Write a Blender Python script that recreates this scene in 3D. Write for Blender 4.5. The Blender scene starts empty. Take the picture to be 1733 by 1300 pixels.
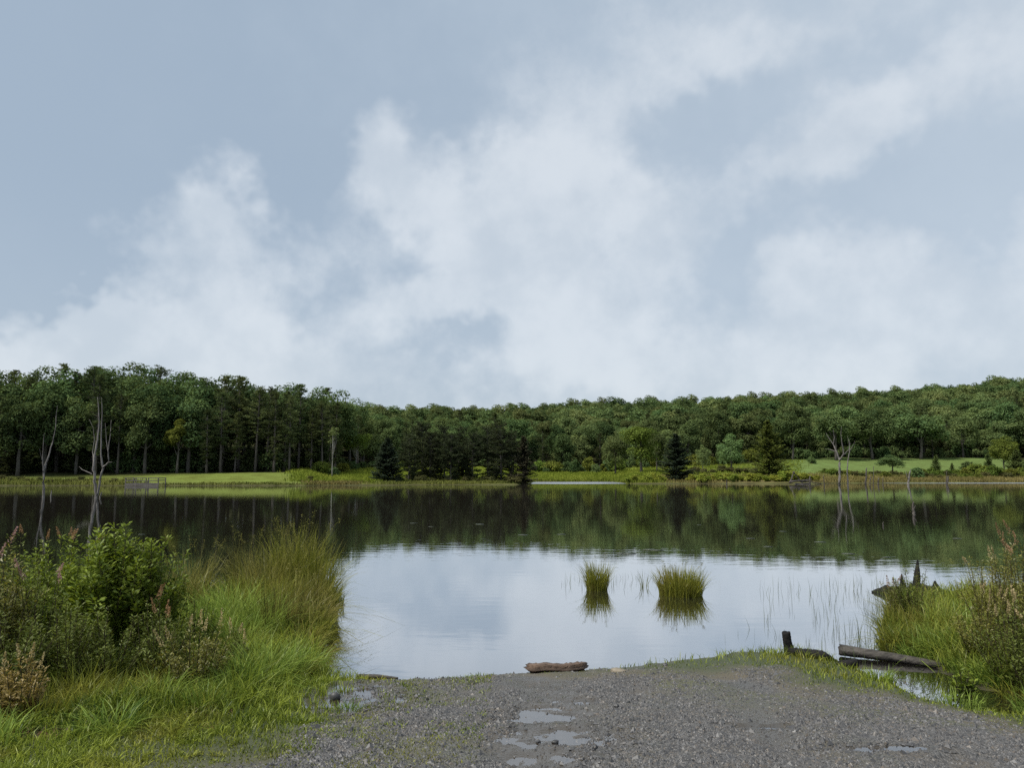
import bpy, math, random
import numpy as np
from mathutils import Vector, Matrix

rng = np.random.default_rng(11)
random.seed(11)
SC = bpy.context.scene
COL = SC.collection
R = math.radians

# ---------------------------------------------------------------- camera
CAM_H = 2.2            # eye above the lake surface (water is z = 0)
FPX = 1309.0           # focal length in photograph pixels
PITCH = math.atan(151.0 / FPX)
cam = bpy.data.cameras.new('camera')
cam.sensor_width = 36.0
cam.lens = 36.0 * FPX / 1733.0
cam.clip_start = 0.05
cam.clip_end = 6000.0
cam_o = bpy.data.objects.new('camera', cam)
cam_o.location = (0, 0, CAM_H)
cam_o.rotation_euler = (math.pi / 2 + PITCH, 0, 0)
COL.objects.link(cam_o)
SC.camera = cam_o

def ray(px, py):
    """world direction through a photograph pixel (used only to lay the place out)"""
    u = (px - 866.5) / FPX
    v = (650.0 - py) / FPX
    c, s = math.cos(PITCH), math.sin(PITCH)
    return np.array([u, c - v * s, s + v * c])

def at_z(px, py, z=0.0):
    d = ray(px, py)
    t = (z - CAM_H) / d[2]
    return np.array([d[0] * t, d[1] * t, z])

def at_y(px, py, y):
    d = ray(px, py)
    t = y / d[1]
    return np.array([d[0] * t, y, CAM_H + d[2] * t])

# ---------------------------------------------------------------- world, sun, exposure
SUN_EL, SUN_AZ = 55.0, -115.0          # azimuth from +Y towards +X
EXPOSURE = 1.7
SKY_K = 0.517           # the sky's radiance for that exposure
sdir = Vector((math.sin(R(SUN_AZ)) * math.cos(R(SUN_EL)), math.cos(R(SUN_AZ)) * math.cos(R(SUN_EL)), math.sin(R(SUN_EL))))
sun = bpy.data.lights.new('sun', 'SUN')
sun.energy = 1.5
sun.angle = R(20)
sun.color = (1.0, 0.955, 0.87)
sun_o = bpy.data.objects.new('sun', sun)
sun_o.rotation_euler = sdir.to_track_quat('Z', 'Y').to_euler()
sun_o.location = (0, 0, 60)
COL.objects.link(sun_o)

def srgb(r, g, b):
    def f(c):
        c /= 255.0
        return c / 12.92 if c <= 0.04045 else ((c + 0.055) / 1.055) ** 2.4
    return (f(r), f(g), f(b), 1.0)

class NT:
    def __init__(self, tree):
        self.t = tree
        self.n = tree.nodes
        self.l = tree.links
    def node(self, kind, **kw):
        nd = self.n.new(kind)
        for k, v in kw.items():
            setattr(nd, k, v)
        return nd
    def link(self, a, b):
        self.l.new(a, b)
    def put(self, sock, v):
        if isinstance(v, bpy.types.NodeSocket):
            self.l.new(v, sock)
        else:
            sock.default_value = v
    def math(self, op, a, b=None, c=None, clamp=False):
        nd = self.node('ShaderNodeMath', operation=op, use_clamp=clamp)
        self.put(nd.inputs[0], a)
        if b is not None: self.put(nd.inputs[1], b)
        if c is not None: self.put(nd.inputs[2], c)
        return nd.outputs[0]
    def vmath(self, op, a, b=None, out=0):
        nd = self.node('ShaderNodeVectorMath', operation=op)
        self.put(nd.inputs[0], a)
        if b is not None: self.put(nd.inputs[1], b)
        return nd.outputs[out]
    def noise(self, vec, scale, detail=4, rough=0.5, dist=0.0, color=False):
        nd = self.node('ShaderNodeTexNoise')
        if vec is not None: self.put(nd.inputs['Vector'], vec)
        nd.inputs['Scale'].default_value = scale
        nd.inputs['Detail'].default_value = detail
        nd.inputs['Roughness'].default_value = rough
        nd.inputs['Distortion'].default_value = dist
        return nd.outputs['Color' if color else 'Fac']
    def smooth(self, v, a, b, lo=0.0, hi=1.0):
        nd = self.node('ShaderNodeMapRange', interpolation_type='SMOOTHSTEP')
        self.put(nd.inputs[0], v)
        nd.inputs[1].default_value = a; nd.inputs[2].default_value = b
        nd.inputs[3].default_value = lo; nd.inputs[4].default_value = hi
        return nd.outputs[0]
    def mix(self, fac, a, b, blend='MIX'):
        nd = self.node('ShaderNodeMix', data_type='RGBA', blend_type=blend)
        self.put(nd.inputs[0], fac)
        self.put(nd.inputs[6], a); self.put(nd.inputs[7], b)
        return nd.outputs[2]
    def attr(self, name, out='Fac'):
        nd = self.node('ShaderNodeAttribute', attribute_name=name)
        return nd.outputs[out]

world = bpy.data.worlds.new('World')
SC.world = world
world.use_nodes = True
W = NT(world.node_tree)
W.n.clear()
w_out = W.node('ShaderNodeOutputWorld')
sky = W.node('ShaderNodeTexSky', sky_type='NISHITA')
sky.sun_disc = False
sky.sun_elevation = R(SUN_EL)
sky.sun_rotation = R(SUN_AZ)
sky.air_density = 1.0
sky.dust_density = 2.0
bg_sky = W.node('ShaderNodeBackground')
bg_sky.inputs[1].default_value = 0.06
W.link(sky.outputs[0], bg_sky.inputs[0])
tc = W.node('ShaderNodeTexCoord')
vdir = tc.outputs['Generated']
# the direction on a cylinder: azimuth and elevation in radians
sep = W.node('ShaderNodeSeparateXYZ'); W.link(vdir, sep.inputs[0])
az = W.math('ARCTAN2', sep.outputs[0], sep.outputs[1])
el = W.math('ARCSINE', sep.outputs[2])
comb = W.node('ShaderNodeCombineXYZ'); W.link(az, comb.inputs[0]); W.link(el, comb.inputs[1])
warp = W.noise(vdir, 6.5, 4, 0.62, color=True)
wsub = W.node('ShaderNodeVectorMath', operation='MULTIPLY_ADD')
W.link(warp, wsub.inputs[0]); wsub.inputs[1].default_value = (0.24, 0.24, 0.0); wsub.inputs[2].default_value = (-0.12, -0.12, 0)
pos = W.node('ShaderNodeSeparateXYZ'); W.link(W.vmath('ADD', comb.outputs[0], wsub.outputs[0]), pos.inputs[0])
fine = W.noise(vdir, 9.5, 8, 0.64)
# banks of cloud and the clearer gaps between them: direction given as photograph pixels, radii, strength, tilt
blobs = [
    (345, 320, 80, 70, 0.95, 0), (255, 400, 110, 65, 0.6, 30), (390, 430, 110, 70, 0.5, 0),
    (300, 535, 170, 80, 0.8, 10), (480, 600, 150, 60, 0.7, 0), (50, 590, 120, 60, 0.9, 10), (110, 525, 90, 30, 0.5, 20),
    (505, 440, 60, 40, 0.5, 30), (660, 250, 55, 70, 0.8, -20), (660, 335, 90, 60, 0.75, 0), (585, 385, 80, 45, 0.35, 0),
    (930, 330, 210, 80, 1.0, 0), (850, 430, 200, 110, 0.55, 20), (1050, 420, 190, 130, 0.5, 0), (720, 520, 160, 100, 0.5, 0),
    (980, 180, 160, 80, 0.42, 15), (1230, 110, 170, 45, 0.45, 10), (1540, 190, 280, 75, 0.85, 24), (1350, 270, 150, 60, 0.45, 20),
    (1390, 500, 120, 85, 1.0, 0), (1570, 530, 150, 100, 0.5, 0), (1735, 470, 80, 110, 0.8, 0), (1000, 560, 150, 80, 0.4, 0),
    (1160, 620, 220, 60, 0.45, 0), (1500, 630, 300, 60, 0.45, 0), (1350, 20, 700, 60, 0.2, 0),
    (1250, 330, 560, 260, 0.14, 0), (800, 610, 1200, 100, 0.22, 0), (1000, 480, 420, 160, 0.12, 0), (1450, 340, 420, 45, -0.30, 8), (1180, 250, 150, 60, -0.25, 20), (1270, 500, 60, 130, -0.30, 10), (760, 590, 160, 40, -0.30, 5), (1500, 90, 200, 40, -0.2, 15),
    (330, 130, 420, 190, -0.62, 20), (190, 470, 70, 40, -0.35, 10), (330, 480, 90, 30, -0.35, 10), (560, 500, 60, 50, -0.35, 0), (640, 430, 60, 40, -0.3, 0), (1130, 330, 90, 50, -0.2, 0), (1100, 560, 90, 50, -0.4, 0), (1480, 590, 80, 40, -0.3, 0), (420, 570, 60, 30, -0.3, 0), (60, 440, 120, 100, -0.60, 0), (490, 330, 80, 120, -0.55, 0), (1240, 480, 70, 120, -0.45, 10),
    (1610, 365, 260, 60, -0.55, 5), (820, 585, 110, 40, -0.50, 10), (1160, 230, 120, 80, -0.25, 0), (640, 570, 60, 50, -0.25, 0), (760, 190, 90, 70, -0.2, 0),
]
AZ0, AZ1, EL0, EL1, NS = -0.66, 0.66, -0.02, 0.62, 32
ga, ge = np.linspace(AZ0, AZ1, NS), np.linspace(EL0, EL1, NS)
DA, DE = np.meshgrid(ga, ge, indexing='ij')
D = np.zeros_like(DA)
for bx_, by_, rx, ry, amp, tilt in blobs:
    d_ = ray(bx_, by_); d_ = d_ / np.linalg.norm(d_)
    a_, e_ = DA - math.atan2(d_[0], d_[1]), DE - math.asin(d_[2])
    c_, s_ = math.cos(R(tilt)), math.sin(R(tilt))
    q_ = ((a_ * c_ + e_ * s_) * FPX / rx) ** 2 + ((-a_ * s_ + e_ * c_) * FPX / ry) ** 2
    D += amp * np.exp(-q_ ** 1.25)
U_, S_, Vt = np.linalg.svd(D)          # cloud cover as a few products of an azimuth and an elevation profile
def profile(sock, lo, hi, tab):
    mr = W.node('ShaderNodeMapRange'); W.link(sock, mr.inputs[0])
    mr.inputs[1].default_value = lo; mr.inputs[2].default_value = hi
    cr = W.node('ShaderNodeValToRGB'); W.link(mr.outputs[0], cr.inputs[0])
    cr.color_ramp.interpolation = 'LINEAR'
    e = cr.color_ramp.elements
    mn, mx = tab.min(), tab.max()
    for i in range(NS):
        p_ = i / (NS - 1)
        q = e[0] if i == 0 else (e[1] if i == 1 else e.new(p_))
        q.position = p_
        q.color = tuple(float(v) for v in (tab[i] - mn) / (mx - mn)) + (1,)
    ma = W.node('ShaderNodeVectorMath', operation='MULTIPLY_ADD')
    W.link(cr.outputs[0], ma.inputs[0])
    ma.inputs[1].default_value = (float(mx - mn),) * 3; ma.inputs[2].default_value = (float(mn),) * 3
    return ma.outputs[0]
dens = None
for k in (0, 3, 6, 9):
    w_ = np.sqrt(S_[k:k + 3])
    g = W.vmath('DOT_PRODUCT', profile(pos.outputs[0], AZ0, AZ1, U_[:, k:k + 3] * w_), profile(pos.outputs[1], EL0, EL1, Vt[k:k + 3].T * w_), out=1)
    dens = g if dens is None else W.math('ADD', dens, g)
dens = W.math('ADD', dens, W.math('MULTIPLY', W.math('SUBTRACT', fine, 0.48), 1.25))
mid = W.noise(vdir, 21.0, 5, 0.58)
dens = W.math('ADD', dens, W.math('MULTIPLY', W.math('SUBTRACT', mid, 0.5), 0.36))
dens = W.math('ADD', dens, W.smooth(el, 0.06, 0.34, 0.30, 0.0))
cloud = W.smooth(dens, -0.10, 1.05)
low = W.smooth(el, 0.04, 0.36, 1.0, 0.0)           # cloud banks close up towards the horizon
cloud = W.math('MAXIMUM', cloud, W.math('MULTIPLY', low, 0.30))
thick = W.smooth(W.math('ADD', W.math('MULTIPLY', mid, 0.3), W.math('MULTIPLY', W.noise(vdir, 5.0, 4, 0.55), 0.7)), 0.36, 0.62)
c_cl = W.mix(thick, (0.338, 0.380, 0.424, 1), (0.415, 0.449, 0.483, 1))
right = W.smooth(W.math('ADD', az, W.math('MULTIPLY', W.math('SUBTRACT', warp, 0.5), 1.2)), -0.5, 0.7)
upper = W.mix(right, (0.218, 0.272, 0.334, 1), (0.302, 0.353, 0.407, 1))
c_all = W.mix(cloud, upper, c_cl)
bg_cl = W.node('ShaderNodeBackground')
W.link(c_all, bg_cl.inputs[0])
bg_cl.inputs[1].default_value = SKY_K
mixw = W.node('ShaderNodeMixShader')
mixw.inputs[0].default_value = 0.92                  # only a little blue comes through the overcast
W.link(bg_sky.outputs[0], mixw.inputs[1]); W.link(bg_cl.outputs[0], mixw.inputs[2])
W.link(mixw.outputs[0], w_out.inputs[0])

SC.view_settings.view_transform = 'Standard'
SC.view_settings.look = 'None'
SC.view_settings.exposure = EXPOSURE
SC.view_settings.gamma = 1.0
SC.view_settings.use_curve_mapping = False
SC.render.engine = 'CYCLES'
SC.cycles.use_denoising = False
SC.cycles.max_bounces = 6
SC.cycles.diffuse_bounces = 2
SC.cycles.glossy_bounces = 3
SC.cycles.transmission_bounces = 3
SC.cycles.transparent_max_bounces = 6
SC.cycles.volume_bounces = 0
SC.cycles.caustics_reflective = False
SC.cycles.caustics_refractive = False
SC.cycles.sample_clamp_indirect = 4.0

# ---------------------------------------------------------------- helpers
def tag(o, label=None, category=None, group=None, kind=None):
    if label: o['label'] = label
    if category: o['category'] = category
    if group: o['group'] = group
    if kind: o['kind'] = kind
    return o

def empty(name, loc, rz=0.0, scale=(1, 1, 1)):
    o = bpy.data.objects.new(name, None)
    o.empty_display_size = 0.2
    o.location = [float(c) for c in loc]
    o.rotation_euler = (0, 0, rz)
    o.scale = scale
    COL.objects.link(o)
    return o

def copy_tree(o, parent=None):
    c = o.copy()
    COL.objects.link(c)
    c.parent = parent
    for ch in list(o.children):
        copy_tree(ch, c)
    return c

class MB:
    """collects numpy geometry for one mesh object"""
    def __init__(self):
        self.v, self.li, self.lt, self.a, self.n = [], [], [], [], 0
    def add(self, verts, faces, var=None):
        verts = np.asarray(verts, dtype=np.float32).reshape(-1, 3)
        faces = np.asarray(faces, dtype=np.int64)
        self.v.append(verts)
        self.li.append((faces + self.n).ravel())
        self.lt.append(np.full(len(faces), faces.shape[1], dtype=np.int32))
        if var is None: var = np.full(len(verts), 0.5)
        var = np.broadcast_to(np.asarray(var, dtype=np.float32), (len(verts),))
        self.a.append(var)
        self.n += len(verts)
    def mesh(self, name, mat, smooth=True):
        v = np.concatenate(self.v); li = np.concatenate(self.li).astype(np.int32); lt = np.concatenate(self.lt)
        m = bpy.data.meshes.new(name)
        m.vertices.add(len(v)); m.vertices.foreach_set('co', v.ravel())
        m.loops.add(len(li)); m.loops.foreach_set('vertex_index', li)
        m.polygons.add(len(lt))
        st = np.zeros(len(lt), dtype=np.int32); st[1:] = np.cumsum(lt)[:-1]
        m.polygons.foreach_set('loop_start', st)
        m.polygons.foreach_set('use_smooth', np.full(len(lt), smooth, dtype=bool))
        at = m.attributes.new('var', 'FLOAT', 'POINT')
        at.data.foreach_set('value', np.concatenate(self.a).astype(np.float32))
        m.update(calc_edges=True)
        m.validate()
        if mat is not None: m.materials.append(mat)
        return m
    def build(self, name, mat, parent=None, smooth=True):
        o = bpy.data.objects.new(name, self.mesh(name, mat, smooth))
        COL.objects.link(o)
        o.parent = parent
        return o

def tube(mb, pts, rad, n=8, var=0.5, cap=True, rough=0.0, seed=0):
    pts = np.asarray(pts, dtype=float); rad = np.asarray(rad, dtype=float)
    k = len(pts)
    tan = np.gradient(pts, axis=0)
    tan /= np.linalg.norm(tan, axis=1)[:, None] + 1e-9
    ref = np.array([0.0, 0.0, 1.0]) if abs(tan[0][2]) < 0.8 else np.array([1.0, 0.0, 0.0])
    r2 = np.random.default_rng(seed)
    ang = np.linspace(0, 2 * np.pi, n, endpoint=False)
    V = []
    for i in range(k):
        a = np.cross(tan[i], ref); a /= np.linalg.norm(a) + 1e-9
        b = np.cross(tan[i], a)
        ref = -np.cross(tan[i], a) if False else ref
        rr = rad[i] * (1 + rough * r2.uniform(-1, 1, n))
        V.append(pts[i] + rr[:, None] * (np.cos(ang)[:, None] * a + np.sin(ang)[:, None] * b))
    V = np.concatenate(V)
    F = []
    for i in range(k - 1):
        for j in range(n):
            j2 = (j + 1) % n
            F.append((i * n + j, i * n + j2, (i + 1) * n + j2, (i + 1) * n + j))
    if cap:
        V = np.concatenate([V, pts[:1], pts[-1:]])
        T = []
        for j in range(n):
            T.append((k * n, (j + 1) % n, j)); T.append((k * n + 1, (k - 1) * n + j, (k - 1) * n + (j + 1) % n))
        mb.add(V, F, var)
        base = mb.n - len(V)
        mb.li.append((np.array(T) + base).ravel()); mb.lt.append(np.full(len(T), 3, dtype=np.int32))
    else:
        mb.add(V, F, var)

def box(mb, lo, hi, var=0.5):
    x0, y0, z0 = lo; x1, y1, z1 = hi
    V = [(x0, y0, z0), (x1, y0, z0), (x1, y1, z0), (x0, y1, z0), (x0, y0, z1), (x1, y0, z1), (x1, y1, z1), (x0, y1, z1)]
    mb.add(V, [(3, 2, 1, 0), (4, 5, 6, 7), (0, 1, 5, 4), (1, 2, 6, 5), (2, 3, 7, 6), (3, 0, 4, 7)], var)

def unit(n, r=rng):
    v = r.normal(size=(n, 3))
    return v / np.linalg.norm(v, axis=1)[:, None]

def norm(v):
    return v / (np.linalg.norm(v, axis=-1, keepdims=True) + 1e-9)

def leaf_cards(mb, c, axis, nor, length, width, var, fold=0.18):
    """one small folded leaf per point: c centre, axis its long direction, nor its upper side"""
    axis = norm(axis)
    side = norm(np.cross(nor, axis))
    up = np.cross(axis, side)
    L = np.asarray(length)[:, None]; Wd = np.asarray(width)[:, None]
    p0 = c - axis * L * 0.5
    p1 = c + side * Wd * 0.5 + up * Wd * fold
    p2 = c + axis * L * 0.5
    p3 = c - side * Wd * 0.5 + up * Wd * fold
    V = np.stack([p0, p1, p2, p3], 1).reshape(-1, 3)
    i = np.arange(len(c))[:, None] * 4
    F = np.concatenate([i + np.array([[0, 1, 2]]), i + np.array([[0, 2, 3]])])
    mb.add(V, F, np.repeat(np.asarray(var, dtype=np.float32), 4))

def blades(mb, base, h, az_, lean, width, var, droop=0.5, segs=3, twist=None, r=rng):
    """curved grass blades"""
    n = len(base)
    h = np.broadcast_to(h, (n,)); lean = np.broadcast_to(lean, (n,)); width = np.broadcast_to(width, (n,))
    d = np.stack([np.cos(az_), np.sin(az_), np.zeros(n)], 1)
    ph = r.uniform(0, 2 * np.pi, n) if twist is None else twist
    s = np.stack([np.cos(ph), np.sin(ph), np.zeros(n)], 1)
    ts = np.linspace(0, 1, segs + 1)
    rows = []
    for t in ts:
        p = base + d * (h * lean * t ** 1.8)[:, None]
        p = p + np.array([0, 0, 1.0]) * (h * (t - droop * lean * t ** 2.2))[:, None]
        w = (width * 0.5 * (1.0 - 0.25 * abs(t - 0.3)) * (1 - t ** 2.5))[:, None]
        if t < 1: rows += [p - s * w, p + s * w]
        else: rows.append(p)
    k = len(rows)
    V = np.stack(rows, 1).reshape(-1, 3)
    i = np.arange(n)[:, None] * k
    F = np.concatenate([i + np.array([[2 * j, 2 * j + 1, 2 * j + 3, 2 * j + 2]]) for j in range(segs - 1)]) if segs > 1 else None
    T = i + np.array([[2 * segs - 2, 2 * segs - 1, 2 * segs]])
    va = np.repeat(np.asarray(np.broadcast_to(var, (n,)), dtype=np.float32), k)
    if F is None:
        mb.add(V, T, va)
    else:
        mb.add(V, F, va)
        b0 = mb.n - len(V)
        mb.li.append((T + b0).ravel()); mb.lt.append(np.full(len(T), 3, dtype=np.int32))

_lat = {}
def vnoise(x, y, seed=0):
    if seed not in _lat: _lat[seed] = np.random.default_rng(seed + 100).random((256, 256))
    L = _lat[seed]
    xi = np.floor(x).astype(int); yi = np.floor(y).astype(int)
    fx = x - xi; fy = y - yi
    fx = fx * fx * (3 - 2 * fx); fy = fy * fy * (3 - 2 * fy)
    g = lambda i, j: L[(xi + i) & 255, (yi + j) & 255]
    return (g(0, 0) * (1 - fx) + g(1, 0) * fx) * (1 - fy) + (g(0, 1) * (1 - fx) + g(1, 1) * fx) * fy
def fbm2(x, y, seed=0, oct=4):
    x = np.asarray(x, float); y = np.asarray(y, float)
    s, a, t = 0, 1.0, 0
    for o in range(oct):
        s = s + a * vnoise(x * 2 ** o, y * 2 ** o, seed + o); t += a; a *= 0.5
    return s / t
def sstep(v, a, b):
    t = np.clip((v - a) / (b - a), 0, 1)
    return t * t * (3 - 2 * t)

# ---------------------------------------------------------------- materials
def new_mat(name):
    m = bpy.data.materials.new(name); m.use_nodes = True
    N = NT(m.node_tree); N.n.clear()
    out = N.node('ShaderNodeOutputMaterial')
    return m, N, out

def leaf_mat(name, ca, cb, transl=0.3, gloss=0.03, spread=0.35, hue=0.0, rough=0.45, obj=True):
    """ca..cb by leaf, value and warmth by plant"""
    m, N, out = new_mat(name)
    col = N.mix(N.attr('var'), ca + (1,), cb + (1,))
    if obj:
        oi = N.node('ShaderNodeObjectInfo')
        hsv = N.node('ShaderNodeHueSaturation')
        N.put(hsv.inputs['Value'], N.math('MULTIPLY_ADD', oi.outputs['Random'], spread * 2, 1.0 - spread))
        if hue:
            rnd2 = N.math('FRACT', N.math('MULTIPLY', oi.outputs['Random'], 17.31))
            N.put(hsv.inputs['Hue'], N.math('MULTIPLY_ADD', rnd2, hue * 2, 0.5 - hue))
        N.put(hsv.inputs['Color'], col)
        col = hsv.outputs[0]
    d = N.node('ShaderNodeBsdfDiffuse'); N.link(col, d.inputs[0])
    t = N.node('ShaderNodeBsdfTranslucent')
    warm = N.mix(0.5, col, (1.0, 0.9, 0.25, 1), 'MULTIPLY')
    N.link(warm, t.inputs[0])
    mx = N.node('ShaderNodeMixShader'); mx.inputs[0].default_value = transl
    N.link(d.outputs[0], mx.inputs[1]); N.link(t.outputs[0], mx.inputs[2])
    last = mx
    if gloss:
        g = N.node('ShaderNodeBsdfGlossy'); g.inputs['Roughness'].default_value = rough
        m2 = N.node('ShaderNodeMixShader'); m2.inputs[0].default_value = gloss
        N.link(mx.outputs[0], m2.inputs[1]); N.link(g.outputs[0], m2.inputs[2]); last = m2
    N.link(last.outputs[0], out.inputs[0])
    return m

def wood_mat(name, ca, cb, scale=(30, 30, 3), rough=0.85, spec=0.2, bump=0.6, obj_rand=0.2):
    m, N, out = new_mat(name)
    tc_ = N.node('ShaderNodeTexCoord')
    mp = N.node('ShaderNodeMapping'); mp.inputs['Scale'].default_value = scale
    N.link(tc_.outputs['Object'], mp.inputs[0])
    n1 = N.noise(mp.outputs[0], 1.0, 6, 0.65, 0.4)
    n2 = N.noise(tc_.outputs['Object'], 2.3, 3, 0.5)
    f = N.smooth(N.math('ADD', N.math('MULTIPLY', n1, 0.75), N.math('MULTIPLY', n2, 0.25)), 0.32, 0.68)
    col = N.mix(f, ca + (1,), cb + (1,))
    p = N.node('ShaderNodeBsdfPrincipled')
    N.link(col, p.inputs['Base Color'])
    p.inputs['Roughness'].default_value = rough
    p.inputs['Specular IOR Level'].default_value = spec
    b = N.node('ShaderNodeBump'); b.inputs['Strength'].default_value = bump; b.inputs['Distance'].default_value = 0.02
    N.link(n1, b.inputs['Height']); N.link(b.outputs[0], p.inputs['Normal'])
    N.link(p.outputs[0], out.inputs[0])
    return m

M = {}
M['bark_pine'] = wood_mat('bark_pine', (0.055, 0.048, 0.042), (0.14, 0.125, 0.11), (6, 6, 1.2))
M['bark_grey'] = wood_mat('bark_grey', (0.05, 0.045, 0.04), (0.13, 0.12, 0.105), (6, 6, 1.2))
M['bark_birch'] = wood_mat('bark_birch', (0.16, 0.15, 0.13), (0.34, 0.33, 0.30), (3, 3, 2))
M['dead_wood'] = wood_mat('dead_wood', (0.085, 0.077, 0.069), (0.27, 0.25, 0.23), (5, 5, 0.8))
M['dark_dead'] = wood_mat('dark_dead', (0.035, 0.030, 0.027), (0.14, 0.125, 0.11), (5, 5, 0.9))
M['weather'] = wood_mat('weathered_plank', (0.085, 0.075, 0.066), (0.22, 0.20, 0.18), (0.8, 8, 8))
M['needle_pine'] = leaf_mat('needles_pine', (0.056, 0.078, 0.034), (0.135, 0.165, 0.066), 0.28, 0.0, 0.32, 0.02)
M['needle_spit'] = leaf_mat('needles_spit', (0.030, 0.042, 0.022), (0.078, 0.092, 0.044), 0.2, 0.0, 0.20, 0.01)
M['needle_spruce'] = leaf_mat('needles_spruce', (0.032, 0.052, 0.034), (0.090, 0.115, 0.072), 0.25, 0.0, 0.15)
M['needle_fir'] = leaf_mat('needles_fir', (0.085, 0.115, 0.028), (0.20, 0.225, 0.058), 0.3, 0.0, 0.15)
M['needle_brown'] = leaf_mat('needles_thin', (0.050, 0.050, 0.032), (0.12, 0.11, 0.070), 0.15, 0.0, 0.1)
M['leaf_wood'] = leaf_mat('leaves_wood', (0.092, 0.134, 0.054), (0.170, 0.214, 0.080), 0.3, 0.0, 0.38, 0.03)
M['leaf_dark'] = leaf_mat('leaves_dark', (0.056, 0.094, 0.040), (0.138, 0.190, 0.068), 0.28, 0.0, 0.28, 0.02)
M['leaf_yellow'] = leaf_mat('leaves_yellow', (0.085, 0.105, 0.022), (0.19, 0.205, 0.042), 0.35, 0.0, 0.1)
M['leaf_bright'] = leaf_mat('leaves_bright', (0.10, 0.14, 0.030), (0.20, 0.24, 0.050), 0.32, 0.0, 0.18, 0.02)
M['leaf_bush'] = leaf_mat('leaves_bush', (0.095, 0.135, 0.030), (0.20, 0.24, 0.050), 0.32, 0.0, 0.22, 0.03)
# ---------------------------------------------------------------- lake, far shore and hills
CP = math.cos(PITCH)
def azpx(x, y):
    return 866.5 + FPX * x / (np.maximum(y, 1.0) * CP)
def x_at(px, y):
    return (px - 866.5) / FPX * y * CP

T_SHORE = ([-2500, 0, 200, 520, 545, 575, 640, 700, 880, 889, 905, 1035, 1068, 1380, 1420, 1733, 4000],
           [137, 137, 138, 138, 141, 141, 142, 148, 150, 158, 196, 196, 163, 163, 172, 180, 180])
T_EDGE = ([-2500, 0, 200, 330, 500, 560, 620, 690, 900, 1050, 1120, 1250, 1340, 1500, 1660, 1733, 1900, 4000],
          [146, 147, 151, 154, 162, 172, 214, 236, 246, 252, 246, 246, 262, 262, 272, 262, 245, 245])
T_A1 = ([-2500, 520, 560, 640, 900, 1100, 1400, 4000], [0.125, 0.125, 0.05, 0.03, 0.03, 0.03, 0.03, 0.03])
T_A2 = ([-2500, 520, 640, 900, 1100, 1300, 1420, 4000], [0.03, 0.03, 0.045, 0.05, 0.05, 0.072, 0.088, 0.088])
T_HILL = ([-2500, 0, 600, 700, 900, 1000, 1300, 1500, 1700, 2000, 4000], [21, 21, 19, 18.5, 19, 22.5, 25, 27, 33, 36, 36])

def far_h(x, y):
    p = azpx(x, y)
    sh = np.interp(p, *T_SHORE) + 3.0 * (fbm2(x / 9.0, y / 30.0, 3) - 0.5)
    s = y - sh
    a1, a2 = np.interp(p, *T_A1), np.interp(p, *T_A2)
    zl = 0.30 * (1 - np.exp(-np.maximum(s, 0) / 0.9)) + a1 * np.clip(s, 0, 15) + a2 * np.clip(s - 15, 0, 75)
    ed = np.interp(p, *T_EDGE)
    zl = zl + np.interp(p, *T_HILL) * sstep(y, ed - 5, 455.0)
    zl = zl + (fbm2(x / 22.0, y / 22.0, 9) - 0.5) * 1.2 * sstep(s, 8, 50) + (fbm2(x / 3.0, y / 3.0, 19) - 0.5) * 0.25 * sstep(s, 0.5, 6)
    zw = -np.minimum(2.0, 0.15 * np.maximum(-s, 0)) - 0.02
    return np.where(s > 0, zl, zw), s, p, ed

def fz(x, y):
    return float(far_h(np.array([x]), np.array([y]))[0][0])

def grid_mesh(name, X, Y, Z, mat, colors=None, attrs=None):
    ny, nx = X.shape
    V = np.stack([X, Y, Z], -1).reshape(-1, 3)
    i = (np.arange(ny - 1)[:, None] * nx + np.arange(nx - 1)[None, :]).ravel()
    F = np.stack([i, i + 1, i + nx + 1, i + nx], 1)
    mb = MB(); mb.add(V, F)
    o = mb.build(name, mat)
    if colors is not None:
        ca = o.data.attributes.new('ground', 'FLOAT_COLOR', 'POINT')
        c4 = np.concatenate([colors.reshape(-1, 3), np.ones((len(V), 1))], 1).astype(np.float32)
        ca.data.foreach_set('color', c4.ravel())
    for k, a in (attrs or {}).items():
        at = o.data.attributes.new(k, 'FLOAT', 'POINT'); at.data.foreach_set('value', a.ravel().astype(np.float32))
    return o

def ground_far_mat():
    m, N, out = new_mat('far_ground')
    g = N.node('ShaderNodeNewGeometry')
    col = N.attr('ground', 'Color')
    n1 = N.noise(g.outputs['Position'], 0.35, 6, 0.6)
    n2 = N.noise(g.outputs['Position'], 2.5, 4, 0.7)
    v = N.math('ADD', N.math('MULTIPLY', n1, 1.3), N.math('MULTIPLY', n2, 0.8))
    hsv = N.node('ShaderNodeHueSaturation'); N.link(col, hsv.inputs['Color'])
    N.put(hsv.inputs['Value'], N.math('ADD', v, -0.05))
    N.put(hsv.inputs['Hue'], N.math('MULTIPLY_ADD', n1, 0.06, 0.47))
    d = N.node('ShaderNodeBsdfDiffuse'); N.link(hsv.outputs[0], d.inputs[0])
    b = N.node('ShaderNodeBump'); b.inputs['Strength'].default_value = 0.8; b.inputs['Distance'].default_value = 0.25
    N.link(n2, b.inputs['Height']); N.link(b.outputs[0], d.inputs['Normal'])
    N.link(d.outputs[0], out.inputs[0])
    return m

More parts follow.
